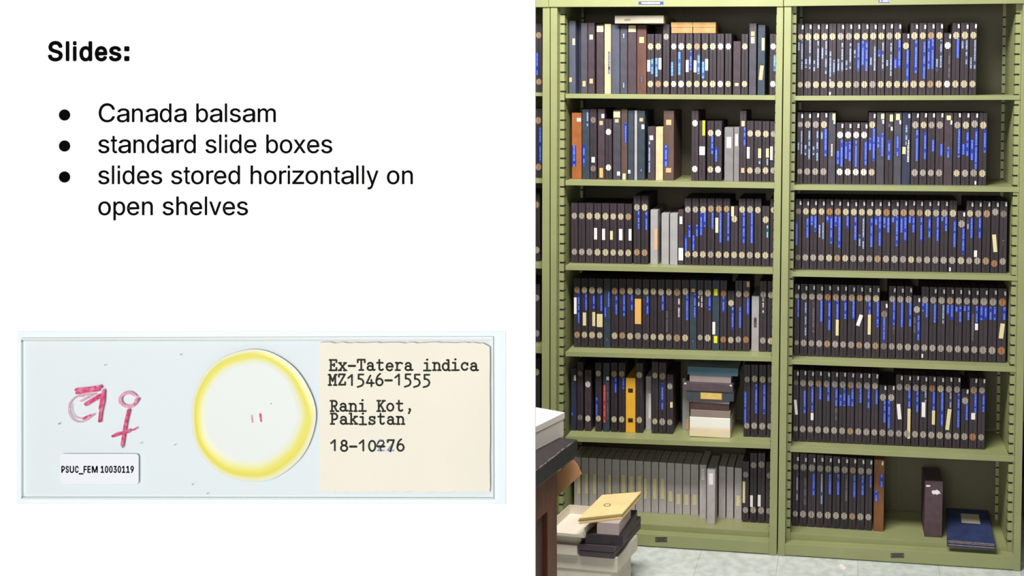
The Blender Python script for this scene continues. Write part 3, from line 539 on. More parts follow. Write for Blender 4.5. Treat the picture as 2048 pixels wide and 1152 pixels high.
# worn pale edge line
wn=random.Random(4); vs=[];fs=[]
for i in range(60):
    a=C0+d1*(.004+i*.0135); 
    if wn.random()<.25: continue
    wdt=wn.uniform(.0006,.0022); ln=.0135*wn.uniform(.7,1.6)
    o_=dl*(.002+wn.uniform(0,.003)); k=len(vs)
    c8=[a+o_,a+o_+d1*ln,a+o_+d1*ln+dl*wdt,a+o_+dl*wdt]
    vs+=[Vector((p.x,p.y,ZD-.001)) for p in c8]+[Vector((p.x,p.y,ZD+.0005)) for p in c8]
    fs+=[tuple(k+j for j in f) for f in ((0,1,2,3),(4,5,6,7),(0,1,5,4),(1,2,6,5),(2,3,7,6),(3,0,4,7))]
mesh('worn_edge',vs,fs,mat('bare_wood_wear',(150,132,116),.8,noise=.3,scale=200),dt)
wood=mat('brown_wood',(104,54,28),.5,noise=.45,scale=14,stretch=(8,8,.7),bump=.1)
# the end of the body: find the distance along the edge where the body corner shows at u=1114
def upix(p):
    d=p-CAM; return PX+F*d.dot(RT)/d.dot(fw)
s_=0
while upix(C0+d1*s_+dl*.02)>1114: s_+=.002
B0=C0+d1*s_+dl*.02
body=[B0+d1*.03+dl*.012,B0+d1*(L_-s_-.05)+dl*.012,B0+d1*(L_-s_-.05)+dl*(Wd-.1),B0+d1*.03+dl*(Wd-.1)]
prism('desk_body',body,.05,ZD-.0505,mat('dark_brown_panel',(78,38,22),.5,noise=.4,scale=14,stretch=(8,8,.7)),desk)
for k,(o1,o2) in enumerate(((0,.062),(.30,.36),(.80-s_,.86-s_))):
    pst=[B0+d1*o1,B0+d1*o2,B0+d1*o2+dl*.05,B0+d1*o1+dl*.05]
    prism('desk_leg',pst,0,ZD-.0502,wood,desk,.002)
prism('apron_rail',[B0+d1*.062,B0+d1*.30,B0+d1*.30+dl*.02,B0+d1*.062+dl*.02],ZD-.16,ZD-.0502,wood,desk,.001)
prism('apron_rail',[B0+d1*.062,B0+d1*.30,B0+d1*.30+dl*.02,B0+d1*.062+dl*.02],.06,.15,wood,desk,.001)
# white carton on the desk
zt=ZD+.0005; hb=.072
fr_=atz(1127.5,871.5,zt); n_=atz(1073,900,zt); dn=(n_-fr_).normalized(); top0=atz(1125.5,824.5,zt+hb)
fl_=atz(1086,818.3,zt+hb); dll=Vector((-dn.y,dn.x,0)); dll=dll if dll.x<0 else -dll
hb=0
for _ in range(200):
    p=fr_+Vector((0,0,hb)); d=p-CAM
    if PY-F*d.dot(UP)/d.dot(fw)<825: break
    hb+=.0006
crn=fr_
poly=[crn,crn+dn*.30,crn+dn*.30+dll*.26,crn+dll*.26]
wc=empty('white_carton',crn,'white carton standing on the black desk top','carton')
prism('carton_base',poly,zt,zt+hb-.02,mat('white_carton_side',(226,214,204),.65,noise=.04,scale=10),wc,.001)
poly2=[crn-dn*.002-dll*.002,crn+dn*.302-dll*.002,crn+dn*.302+dll*.262,crn-dn*.002+dll*.262]
prism('carton_lid',poly2,zt+hb-.0198,zt+hb,mat('white_carton_lid',(230,220,210),.6,noise=.03,scale=10),wc,.001)
# tan card wedged under the desk top
dep=(C0-CAM).dot(fw)+.02
pts=[(1100,1006),(1100,950),(1116,944),(1146.5,919),(1155,930),(1163.5,947.5),(1146,964)]
fr3=[atd(u,v,dep) for u,v in pts]; bk=[p+fw*.003 for p in fr3]; n=len(pts)
env=empty('tan_folder',fr3[3],'tan card folder poking out under the black desk top','folder')
mesh('folder_card',fr3+bk,[tuple(range(n)),tuple(range(2*n-1,n-1,-1))]+[(i,(i+1)%n,n+(i+1)%n,n+i) for i in range(n)],mat('tan_folder_card',(206,150,102),.7,noise=.08,scale=15),env)
# ---------------------------------------------------------------- pile on the floor
wpap=mat('white_box_board',(222,212,196),.7,noise=.05,scale=14); dk=mat('dark_plum_tray',(72,62,68),.5,noise=.15,scale=30)
g2='cartons and trays piled on the floor beside the desk'
def flat(name,label,cat,fr,br,wpx,zt,h,m,part='body',bevel=.0015,group=g2):
    """top face: front-right and back-right image points at height zt, leftward width wpx metres"""
    a=atz(*fr,zt); b=atz(*br,zt); dd=(b-a).normalized(); le=Vector((-dd.y,dd.x,0)); le=(le if le.x<0 else -le); le=(le*.25+Vector((-.75,0,0))).normalized()
    c8=[a+le*wpx,a,a,a+le*wpx]; c8=[c8[0]-Vector((0,0,h)),c8[1]-Vector((0,0,h)),a,a+le*wpx,b+le*wpx-Vector((0,0,h)),b-Vector((0,0,h)),b,b+le*wpx]
    r,o=thing_par(name,label,cat,c8,m,part,bevel,group); return r,o,a,b,le,dd
def axes(fr,br,z):
    a=atz(*fr,z); b=atz(*br,z); dd=(b-a).normalized(); le=Vector((-dd.y,dd.x,0)); le=(le if le.x<0 else -le); le=(le*.25+Vector((-.75,0,0))).normalized(); return a,b,le,dd
flat('white_carton','white carton at the very bottom of the floor pile by the desk','carton',(1221.5,1144),(1262,1100),.30,.115,.115,wpap)
flat('white_carton','wide white carton under the dark trays in the floor pile','carton',(1234,1115.5),(1275,1070),.315,.170,.0545,wpap)
a,b,le,dd=axes((1228,1094),(1282,1033),.2125)
def tray(label,fr,br,wd,zt,h,lip=.006,inner=None):
    a,b,le,dd=axes(fr,br,zt)
    c=(a+b)/2+le*wd/2; r=empty('dark_tray',Vector((c.x,c.y,zt-h)),label,'tray',g2)
    prism('tray_base',[a,b,b+le*wd,a+le*wd],zt-h,zt-h*.52,dk,r,.001)
    prism('tray_lid',[a-dd*.002,b+dd*.002,b+le*(wd+.002)+dd*.002,a+le*(wd+.002)-dd*.002],zt-h*.48,zt,dk,r,.001)
    return r
tray('dark plum lidded tray lying on the wide white carton of the floor pile',(1228,1093),(1281.5,1033),.126,.2155,.0450)
flat('dark_case','smaller dark plum case standing on the lidded tray in the floor pile','slide box',(1246,1072.5),(1274.5,1020),.137,.2520,.036,mat('dark_plum_case_top',(52,42,50),.5,noise=.2,scale=30))
flat('grey_carton','small pale grey carton hidden under the brown envelopes','carton',(1238,1047),(1262,1012),.08,.2960,.0435,mat('pale_mauve_card',(176,160,158),.7,noise=.06,scale=20))
# envelopes
em=mat('manila_paper',(230,204,146),.7,noise=.1,scale=14); er=random.Random(2)
zz=.2965
for i in range(6):
    j=er.uniform(-1.2,1.2)
    q=[(1157+j,1036+j*.4),(1244+j,1026.5+j*.2),(1282+j,983),(1203.5+j,989.5)]
    t=[atz(u,v,zz+.0035) for u,v in q]
    if i<5:
        dz=(5-i)*.0036
        t=[atz(u,v,.3180)for u,v in q]
    c8=[Vector((p.x,p.y,zz)) for p in (t[0],t[1])]+[Vector((p.x,p.y,zz+.0032)) for p in (t[1],t[0])]+[Vector((p.x,p.y,zz)) for p in (t[3],t[2])]+[Vector((p.x,p.y,zz+.0032)) for p in (t[2],t[3])]
    r,o=thing_par('manila_envelope','manila envelope %s of the six stacked on the floor pile'%('with a round grey stamp, topmost' if i==5 else ['lowest','second from bottom','third from bottom','third from top','second from top'][i]),'envelope',c8,em,'envelope_body',.0006,'manila envelopes on top of the floor pile')
    if i==5:
        cc=atz(1214.5,1010,zz+.0035); ring=[];fs=[];n=24
        for rr in (.0085,.0135):
            ring+=[Vector((cc.x+rr*math.cos(2*math.pi*k/n),cc.y+rr*math.sin(2*math.pi*k/n)*1.1,zz+.0037)) for k in range(n)]
        mesh('round_stamp',ring,[(k,(k+1)%n,n+(k+1)%n,n+k) for k in range(n)],mat('stamp_ink',(150,136,104),.8,noise=.3,scale=200),r)
    zz+=.0037
# white small cartons left of the trays
a0=atz(1156.5,1090.5,.2055)
def left_carton(label,ux,vx,zt,h,op=False):
    a=atz(ux,vx,zt); _,_,le,dd=axes((1234,1115.5),(1275,1070),.170)
    wd=.14; ln=.19
    r=empty('small_white_carton',a+le*wd/2+dd*ln/2-Vector((0,0,h)),label,'carton',g2)
    if not op: prism('carton_body',[a,a+dd*ln,a+dd*ln+le*wd,a+le*wd],zt-h,zt,wpap,r,.001); return
    t=.0022; P4=[a,a+dd*ln,a+dd*ln+le*wd,a+le*wd]
    prism('carton_bottom',P4,zt-h,zt-h+.002,wpap,r)
    prism('carton_wall',[a,a+dd*ln,a+dd*ln+le*t,a+le*t],zt-h,zt,wpap,r)
    prism('carton_wall',[a+le*wd,a+dd*ln+le*wd,a+dd*ln+le*(wd-t),a+le*(wd-t)],zt-h,zt,wpap,r)
    prism('carton_wall',[a,a+dd*t,a+dd*t+le*wd,a+le*wd],zt-h,zt-h+.012,wpap,r)
    prism('carton_wall',[a+dd*ln,a+dd*(ln-t),a+dd*(ln-t)+le*wd,a+dd*ln+le*wd],zt-h,zt,wpap,r)
left_carton('small white carton on the wide one, lowest beside the dark tray',1154,1092,.2055,.035)
left_carton('small white carton between the open carton and the lowest small one',1162,1070.5,.2405,.0345)
left_carton('open white carton with an empty inside, beside the brown envelopes',1169,1057,.2760,.035,True)
# scrap of paper on the floor
q=[atz(u,v,.002) for u,v in ((1677,1131),(1688,1140),(1694,1136.5),(1683,1127))]
sc=mesh('paper_scrap',q+[p-Vector((0,0,.0018)) for p in q],BF,PAP['w']); sc['label']='small white paper scrap on the pale tiled floor before the right bookcase'; sc['category']='paper scrap'
q=[atz(u,v,.002) for u,v in ((1886,1149),(1879.5,1156),(1875,1155),(1878,1146))]
# things on the floor beyond the right bookcase
xr=P(2048,1000,.1).x
u_=P(2043,1030,.25); x0=1.915
z_=lambda v:P(2047,v,.25).z
r=empty('cardboard_box',Vector((x0+.15,.4,0)),'plain cardboard box on the floor at the far right','box')
box('box_body',(x0,.25,.001),(x0+.3,.55,z_(1006)),mat('cardboard',(190,160,124),.75,noise=.08,scale=12),r,.002)
r=empty('black_case',Vector((x0+.15,.4,z_(1006))),'black case on top of the plain cardboard box at the far right','case')
box('case_body',(x0,.252,z_(1006)+.0005),(x0+.3,.54,z_(1006)+.24),mat('black_case_cloth',(26,24,26),.6),r,.003)
# ---------------------------------------------------------------- white display board at the left, facing the camera
DB=1.5
def bp(u,v,t=0.0):
    """point on the board face under image point (u,v), raised t metres towards the viewer"""
    p=atd(u,v,DB); return p-fw*t
PXM=DB/F # metres per image pixel on the board
board_white=mat('board_white',(250,250,250),.75,spec=.1)
bo=bp(500,1500)
board=empty('display_board',bo,'large white display board with black lettering about slides, left of bookcases','board')
def plate(name,u0,v0,u1,v1,t0,t1,m,parent,r=0,bevel=0,label=None,pts=None):
    """flat plate between depths t0 (back) and t1 (front) above the board; r = corner radius in px"""
    if pts is None:
        if r:
            pts=[]
            for cx,cy,a0 in ((u1-r,v0+r,-90),(u1-r,v1-r,0),(u0+r,v1-r,90),(u0+r,v0+r,180)):
                pts+=[(cx+r*math.cos(math.radians(a0+k*22.5)),cy+r*math.sin(math.radians(a0+k*22.5))) for k in range(5)]
        else: pts=[(u0,v0),(u1,v0),(u1,v1),(u0,v1)]
    n=len(pts)
    vs=[bp(u,v,t1)for u,v in pts]+[bp(u,v,t0) for u,v in pts]
    return mesh(name,vs,[tuple(range(n)),tuple(range(2*n-1,n-1,-1))]+[(i,(i+1)%n,n+(i+1)%n,n+i) for i in range(n)],m,parent,bevel,label)
plate('board_panel',-420,-260,1070.6,2560,-.004,0,board_white,board)
for u in (-100,800): # feet on the floor
    a=bp(u,2560); 
    box('board_foot',(a.x-.03,a.y-.16,.0),(a.x+.03,a.y+.18,a.z+.03),mat('foot_grey',(120,120,124),.4),board,.004)
GL={'S':['224,-9 197,-8 172,-4 149,1 128,9 108,19 91,31 76,45 64,60 54,77 46,96 41,115 38,137 104,137 107,123 110,110 116,98 123,88 132,79 142,71 154,64 166,59 180,55 194,52 209,50 224,49 241,50 257,52 272,55 286,60 299,66 311,74 321,82 329,92 336,102 341,114 345,126 346,139 345,151 342,161 338,171 332,179 325,186 316,193 307,199 296,205 245,222 184,239 154,249 128,260 105,274 86,289 71,307 60,326 54,348 52,372 53,393 58,413 65,431 75,448 87,463 102,476 119,488 138,498 158,506 180,511 203,514 227,516 252,514 275,511 296,505 316,498 334,488 351,476 365,463 377,449 387,433 394,415 399,397 401,378 337,378 334,396 326,412 316,426 302,437 286,447 267,453 247,457 225,459 209,458 194,456 180,452 167,448 156,442 145,435 136,427 129,418 123,409 118,398 116,387 115,376 116,363 119,352 124,342 131,334 139,326 148,319 158,313 169,308 212,293 264,279 312,264 324,258 336,252 347,245 359,238 369,229 379,220 387,209 395,198 401,185 405,171 407,155 408,139 407,118 403,99 396,81 386,64 374,48 360,34 343,21 323,11 302,2 278,-4 252,-8'],
'd':['195,-8 172,-7 151,-2 130,5 111,16 94,29 79,45 66,64 55,84 46,108 39,133 35,160 34,189 35,218 39,245 46,270 55,293 66,313 79,332 95,347 112,361 131,371 151,378 173,383 196,384 213,384 228,381 241,378 253,373 263,367 272,360 280,353 287,346 306,319 311,319 311,509 372,509 372,0 313,0 313,59 307,59 287,31 280,24 272,17 263,10 252,4 241,-1 227,-5 212,-7','205,47 221,48 236,51 250,57 263,65 274,75 284,86 293,100 299,115 305,132 309,150 311,169 312,189 311,210 309,229 305,247 300,263 293,278 284,291 275,302 263,312 251,320 237,325 221,329 205,330 187,329 172,325 157,319 145,311 133,301 124,290 115,276 108,261 103,245 99,227 97,209 96,189 97,170 99,151 103,133 109,117 115,101 124,88 134,76 145,66 158,57 172,51 188,48'],
'e':['212,-8 185,-7 161,-2 138,6 117,16 98,30 82,46 68,64 56,85 46,108 40,132 35,159 34,187 35,215 39,242 46,267 55,290 67,311 81,329 97,346 115,359 135,370 157,378 180,383 205,384 221,384 236,382 251,379 266,374 280,368 294,361 307,351 319,341 331,329 341,315 350,299 357,282 363,263 368,242 370,219 371,194 371,169 75,169 75,221 338,221 310,202 309,220 307,237 303,254 298,269 291,282 283,294 273,305 263,314 250,321 237,326 222,329 205,330 189,329 173,326 159,321 146,313 135,304 125,294 116,282 109,270 103,256 99,241 97,226 96,211 96,178 97,157 100,139 104,122 110,106 118,92 128,80 139,70 151,61 165,55 179,50 195,47 212,46 224,47 234,48 244,50 254,53 263,56 271,61 278,66 285,73 292,80 297,88 302,96 306,105 365,91 360,77 353,63 345,51 335,39 324,29 311,19 298,11 283,4 266,-1 249,-5 231,-7'],
's':['182,-8 163,-7 145,-5 128,-2 112,3 98,10 84,18 72,27 62,38 53,50 45,63 40,78 36,94 94,107 99,92 105,79 114,69 124,60 136,54 150,49 165,46 181,45 200,46 217,50 232,55 244,62 255,71 262,81 267,91 268,103 267,112 265,121 260,129 254,136 246,142 237,147 225,151 212,155 149,170 125,177 104,186 87,196 72,208 61,222 53,237 48,255 47,274 48,290 51,305 57,319 65,332 75,343 87,354 100,363 115,370 131,377 149,381 167,384 187,384 206,384 223,381 239,378 254,372 267,366 279,358 290,349 299,339 307,328 314,316 319,303 324,290 268,277 264,288 258,298 251,307 243,316 232,323 219,328 205,331 187,333 171,332 156,329 143,324 131,317 121,308 114,299 110,289 109,277 110,267 112,258 117,250 124,243 133,237 144,232 157,227 172,223 229,209 254,202 275,194 292,183 306,171 317,158 325,142 330,125 331,107 330,90 326,75 321,61 312,47 302,35 290,24 276,15 260,6 242,0 223,-5 203,-7'],
'C':['267,-7 235,-5 205,1 177,11 150,25 126,42 104,63 86,88 70,115 57,146 48,179 42,215 40,254 42,293 48,329 57,362 70,393 86,421 104,445 126,466 150,484 177,498 205,508 235,514 267,516 286,515 305,513 323,509 340,504 357,498 373,490 388,481 402,471 415,460 427,447 438,433 448,418 456,402 463,385 469,367 473,348 408,348 405,361 401,373 395,384 389,395 382,404 375,413 366,421 357,428 348,435 337,440 327,445 315,449 304,452 292,454 280,455 267,456 245,454 223,450 203,443 184,432 166,419 150,403 137,385 125,364 116,340 109,314 105,285 103,254 105,223 109,194 116,168 125,145 137,123 151,105 166,89 184,76 203,66 223,59 245,54 267,53 280,53 292,55 304,57 315,60 327,64 337,69 348,74 357,81 366,88 375,96 382,105 389,114 395,125 401,136 405,148 408,160 473,160 469,142 463,124 457,107 448,91 438,76 428,62 416,49 402,38 388,28 373,19 357,11 341,5 323,0 305,-4 286,-6'],
'a':['160,-9 142,-8 126,-5 110,-1 94,5 80,12 68,22 57,32 48,45 40,58 35,73 31,90 30,108 31,123 34,138 38,150 43,161 50,171 58,179 67,187 78,193 89,199 100,203 112,207 125,211 178,220 234,227 244,228 252,230 259,232 265,235 270,238 273,243 275,248 276,255 276,257 275,268 273,279 271,288 267,297 262,304 256,311 248,317 240,322 230,326 220,329 208,330 196,331 183,330 171,329 159,326 149,322 140,318 132,313 124,307 118,301 112,294 107,288 103,281 100,274 41,291 48,308 57,322 67,335 79,346 91,355 104,364 118,370 133,375 148,379 163,382 179,384 194,384 239,379 251,376 263,372 275,367 286,360 296,353 306,343 315,333 322,320 329,306 333,290 336,272 337,251 337,0 277,0 277,52 272,52 252,25 244,18 236,12 226,6 215,1 203,-3 190,-6 176,-8','170,45 187,46 202,49 216,53 228,59 239,66 248,74 257,83 263,93 269,104 272,115 275,126 276,138 276,190 259,182 231,176 200,171 175,168 134,159 125,155 117,150 110,145 103,139 98,132 95,124 93,115 92,105 92,95 94,87 98,79 102,72 107,66 114,61 121,56 130,52 139,49 149,47 159,46'],
'n':['114,227 114,0 53,0 53,379 112,379 112,287 102,287 112,312 124,332 137,349 152,362 169,372 187,379 207,383 227,384 246,383 264,380 280,376 295,369 309,360 321,349 332,336 341,321 348,304 353,285 356,264 357,240 357,0 296,0 296,235 295,256 290,275 283,291 273,304 260,315 246,323 229,328 210,329 197,328 184,326 172,322 161,317 150,311 141,303 133,293 126,283 121,271 117,257 114,243'],
'b':['229,-8 213,-7 198,-5 184,-1 172,4 162,10 153,17 145,24 138,31 118,59 112,59 112,0 53,0 53,509 114,509 114,319 118,319 137,346 144,353 152,360 161,367 171,373 183,378 197,381 212,384 229,384 252,383 274,378 294,371 313,361 330,347 345,332 359,313 370,293 379,270 385,245 389,218 390,189 389,160 385,133 379,108 370,84 359,64 346,45 330,29 313,16 294,5 274,-2 252,-7','220,47 237,48 253,51 267,57 279,66 291,76 301,88 309,101 316,117 321,133 325,151 327,170 328,189 327,209 325,227 321,245 316,261 309,276 301,290 291,301 280,311 267,319 253,325 237,329 220,330 203,329 188,325 174,320 161,312 150,302 140,291 132,278 125,263 120,247 116,229 113,210 113,189 113,169 116,150 120,132 125,115 132,100 140,86 150,75 162,65 174,57 188,51 204,48'],
'm':['53,0 53,379 112,379 112,295 108,295 112,310 118,323 125,335 132,346 141,355 151,363 161,370 172,376 183,380 195,384 207,386 219,386 239,385 257,380 273,372 287,361 299,347 309,331 316,314 321,295 312,295 317,308 322,321 329,332 337,343 347,353 357,361 368,369 381,375 394,380 407,383 422,385 437,386 453,385 468,383 483,378 497,372 510,364 522,354 532,342 541,328 548,313 553,296 556,276 557,255 557,0 496,0 496,254 494,273 490,289 483,302 473,313 460,321 447,326 433,329 419,330 406,330 395,328 384,324 374,320 365,314 358,307 351,299 345,290 341,280 338,270 336,259 335,247 335,0 274,0 274,260 273,275 269,288 262,301 253,311 242,320 229,326 215,329 199,330 188,330 178,328 168,325 158,320 148,314 140,307 132,299 126,289 121,278 117,266 114,253 114,238 114,0'],
't':['204,379 204,327 6,327 6,379','65,471 126,471 126,98 127,86 128,76 132,68 136,61 142,56 150,53 159,51 170,50 185,51 202,54 213,2 192,-3 168,-4 145,-3 125,2 107,10 92,21 80,35 72,52 67,71 65,93'],
'r':['53,0 53,379 112,379 112,321 115,321 122,335 130,347 140,358 152,367 166,375 181,380 196,384 213,385 229,384 243,384 243,322 230,324 207,326 194,325 182,323 170,319 159,315 149,309 140,301 132,293 126,284 121,273 117,262 114,250 114,237 114,0'],
'o':['207,-8 182,-7 159,-2 137,6 117,16 98,30 82,46 68,64 56,85 46,108 40,133 36,159 34,187 36,216 40,243 46,268 56,291 68,312 82,330 98,346 117,360 137,371 159,378 182,383 207,384 233,383 256,378 278,371 299,360 317,346 333,330 347,312 359,291 369,268 376,243 380,216 381,187 380,159 376,133 369,108 359,85 347,64 333,46 317,30 299,16 278,6 256,-2 233,-7','207,46 226,48 242,51 257,57 270,66 282,76 292,89 300,102 307,117 312,134 316,151 318,169 319,187 318,206 316,224 312,242 307,258 300,274 292,287 282,300 270,310 257,319 242,325 226,329 207,330 189,329 173,325 158,319 145,310 134,300 124,287 115,274 108,258 103,242 99,224 97,206 96,187 97,169 99,151 103,134 108,117 115,102 124,89 134,76 145,66 158,57 173,51 189,48'],
'x':['21,0 171,218 171,171 29,379 100,379 147,306 179,253 207,206 175,206 202,253 233,306 282,379 352,379 209,169 209,214 358,0 287,0 231,85 200,136 173,182 205,182 178,136 148,85 91,0'],
'z':['42,0 42,46 254,320 254,323 48,323 48,379 333,379 333,331 126,60 126,56 339,56 339,0'],
'h':['114,227 114,0 53,0 53,509 114,509 114,287 102,287 112,312 124,332 137,349 152,362 169,372 187,379 207,383 227,384 246,383 264,380 280,376 295,369 309,360 321,349 332,336 341,321 348,304 353,285 356,264 357,240 357,0 296,0 296,235 295,256 290,275 283,291 273,304 260,315 246,323 229,328 210,329 197,328 184,326 172,322 161,317 150,311 141,303 133,293 126,283 121,271 117,257 114,243'],
'y':['47,-139 61,-86 71,-87 80,-89 88,-90 96,-90 104,-89 111,-87 118,-84 124,-80 130,-74 136,-67 141,-58 146,-48 151,-36 163,-1 17,379 84,379 165,155 187,87 206,21 184,21 202,87 224,155 305,379 371,379 204,-58 198,-72 191,-85 184,-97 177,-107 168,-116 159,-124 150,-130 139,-136 128,-140 117,-143 104,-145 91,-145 65,-143'],
'v':['163,0 17,379 84,379 165,155 187,87 206,21 184,21 203,87 224,155 305,379 371,379 226,0'],
'p':['53,-143 53,379 112,379 112,319 118,319 137,346 144,353 152,360 161,367 171,373 183,378 197,381 212,384 229,384 252,383 274,378 294,371 313,361 330,347 345,332 359,313 370,293 379,270 385,245 389,218 390,189 389,160 385,133 379,108 370,84 359,64 346,45 330,29 313,16 294,5 274,-2 252,-7 229,-8 213,-7 198,-5 184,-1 173,4 162,10 153,17 145,24 138,31 118,59 114,59 114,-143','220,47 237,48 253,51 267,57 279,66 291,76 301,88 309,101 316,117 321,133 325,151 327,170 328,189 327,209 325,227 321,245 316,261 309,276 301,290 291,301 280,311 267,319 253,325 237,329 220,330 203,329 188,325 174,320 161,312 150,302 140,291 132,278 125,263 120,247 116,229 113,210 113,189 113,169 116,150 120,132 125,115 132,100 140,86 150,75 162,65 174,57 188,51 204,48'],
'P':['60,0 60,509 235,509 263,507 289,503 312,497 332,487 350,476 366,462 379,447 390,430 398,411 404,391 407,370 409,348 407,325 404,304 398,284 390,265 379,248 366,233 350,219 332,207 312,198 289,191 263,187 235,186 109,186 109,242 233,242 252,243 269,246 284,250 297,256 308,264 318,272 327,282 333,294 338,306 342,319 344,333 344,348 344,362 342,376 338,389 333,402 326,413 318,423 308,431 297,439 284,444 268,449 251,451 232,452 125,452 125,0'],
'U':['259,-8 230,-7 203,-2 177,5 154,15 133,28 114,43 98,60 85,80 74,101 66,124 62,148 60,173 60,509 124,509 124,178 125,160 128,144 133,128 141,113 150,99 160,87 173,77 187,68 203,61 220,56 239,53 259,52 279,53 298,56 315,61 331,68 345,77 357,87 368,99 377,113 384,128 389,144 392,160 393,178 393,509 457,509 457,173 456,148 451,124 443,101 433,80 419,60 403,43 384,28 363,15 340,5 315,-2 288,-7'],
'F':['60,0 60,509 369,509 369,452 125,452 125,278 346,278 346,221 125,221 125,0'],
'E':['60,0 60,509 372,509 372,452 125,452 125,286 355,286 355,229 125,229 125,57 375,57 375,0'],
'M':['60,0 60,509 152,509 277,187 287,159 299,123 311,84 322,49 307,49 318,83 330,121 342,158 352,187 476,509 568,509 568,0 504,0 504,291 504,327 505,369 506,413 507,457 513,457 498,409 482,363 467,322 456,291 342,0 286,0 170,291 159,321 145,361 129,408 112,457 119,457 120,416 121,372 122,328 122,291 122,0'],
'1':['76,0 76,55 391,55 391,0','276,509 276,0 212,0 212,448 209,448 86,358 86,427 198,509'],
'0':['227,-7 199,-5 174,1 151,11 130,24 111,41 95,62 80,86 69,113 60,144 53,178 49,214 48,254 49,294 53,330 60,364 69,395 81,422 95,447 112,467 130,484 151,498 174,508 200,514 227,516 254,514 279,508 302,498 323,484 342,467 358,447 372,422 384,395 393,364 400,330 404,294 405,254 404,214 400,178 393,144 384,113 373,86 359,62 342,41 323,24 302,11 279,1 254,-5','227,50 245,51 261,56 276,63 290,74 303,87 313,103 323,122 330,144 336,168 340,194 343,223 344,254 343,285 340,314 336,341 330,365 323,387 313,405 303,422 290,435 276,446 261,453 245,458 227,460 209,458 192,453 177,446 163,435 151,422 140,405 131,387 123,365 117,341 113,314 110,285 109,254 110,223 113,194 117,168 123,144 131,122 140,103 151,87 163,74 177,63 192,56 209,51'],
'3':['218,-7 195,-6 173,-3 152,2 133,10 114,19 98,30 83,43 70,57 60,74 52,91 46,111 44,132 109,132 111,119 115,107 120,97 126,87 134,78 144,71 154,64 165,59 178,55 191,52 204,50 219,50 234,51 248,53 262,56 275,61 287,67 297,74 307,83 315,93 321,104 325,116 328,130 329,145 328,158 326,172 322,184 316,196 308,207 299,217 288,226 275,234 260,240 242,244 223,247 201,248 157,248 157,299 288,448 288,452 70,452 70,509 372,509 372,461 211,278 211,289 239,290 264,288 287,284 308,276 327,265 344,253 359,239 371,222 381,205 387,186 392,166 393,145 392,123 387,103 380,84 370,66 358,50 344,36 327,23 309,12 288,4 266,-2 243,-6'],
'9':['226,516 249,514 271,510 291,503 310,494 328,482 343,468 356,452 368,434 377,414 384,393 388,371 389,347 388,328 385,309 380,290 373,270 363,248 350,224 334,197 315,168 200,0 130,0 301,248 307,248 303,240 299,234 294,227 287,221 281,215 273,210 265,206 257,202 248,199 238,196 228,195 218,195 195,196 175,199 155,206 137,214 121,225 106,237 94,252 83,269 74,287 68,307 65,329 64,352 65,375 69,397 75,417 85,436 96,454 110,469 125,483 143,494 162,504 182,510 203,514','226,460 212,459 199,457 186,452 174,446 163,438 154,429 145,419 138,407 133,395 129,381 126,367 125,352 126,336 129,322 133,308 138,295 145,284 154,274 163,265 174,257 186,251 199,247 212,244 226,243 240,244 254,247 267,251 279,257 289,265 299,273 307,284 314,295 320,308 324,321 327,335 327,350 327,366 324,381 320,394 314,407 307,419 299,429 290,438 279,446 267,452 254,457 241,459']}

GL['l']=['64,0 152,0 152,716 64,716']
GL['i']=['66,0 154,0 154,519 66,519','66,615 154,615 154,716 66,716']
# advance and ink limits of each letter, thousandths of the type size (regular, bold)
ADV=dict(C=(722,50,681),a=(556,36,520),n=(556,66,487),d=(556,34,489),b=(556,65,522),l=(222,64,152),s=(500,31,464),m=(833,66,768),t=(278,17,270),r=(333,65,346),i=(222,66,154),e=(556,38,515),o=(556,33,521),x=(500,7,489),z=(500,20,482),h=(556,66,488),y=(500,16,484),p=(556,66,522),v=(500,12,487))
ADB=dict(S=(667,44,617),l=(278,72,209),i=(278,72,209),d=(611,45,541),e=(556,34,518),s=(556,24,512))
ADB[':']=(333,98,235)
GL[':']=['98,0 235,0 235,137 98,137','98,382 235,382 235,519 98,519']
ADC=dict(P=517,S=459,U=642,C=533,_=498,F=459,E=488,M=855)
for _c in '01239': ADC[_c]=507
def ymap(y): return y*519/379 if y<=379 and y>=0 else (y*1.42 if y<0 else 519+(y-379)*(716-519)/(509-379))
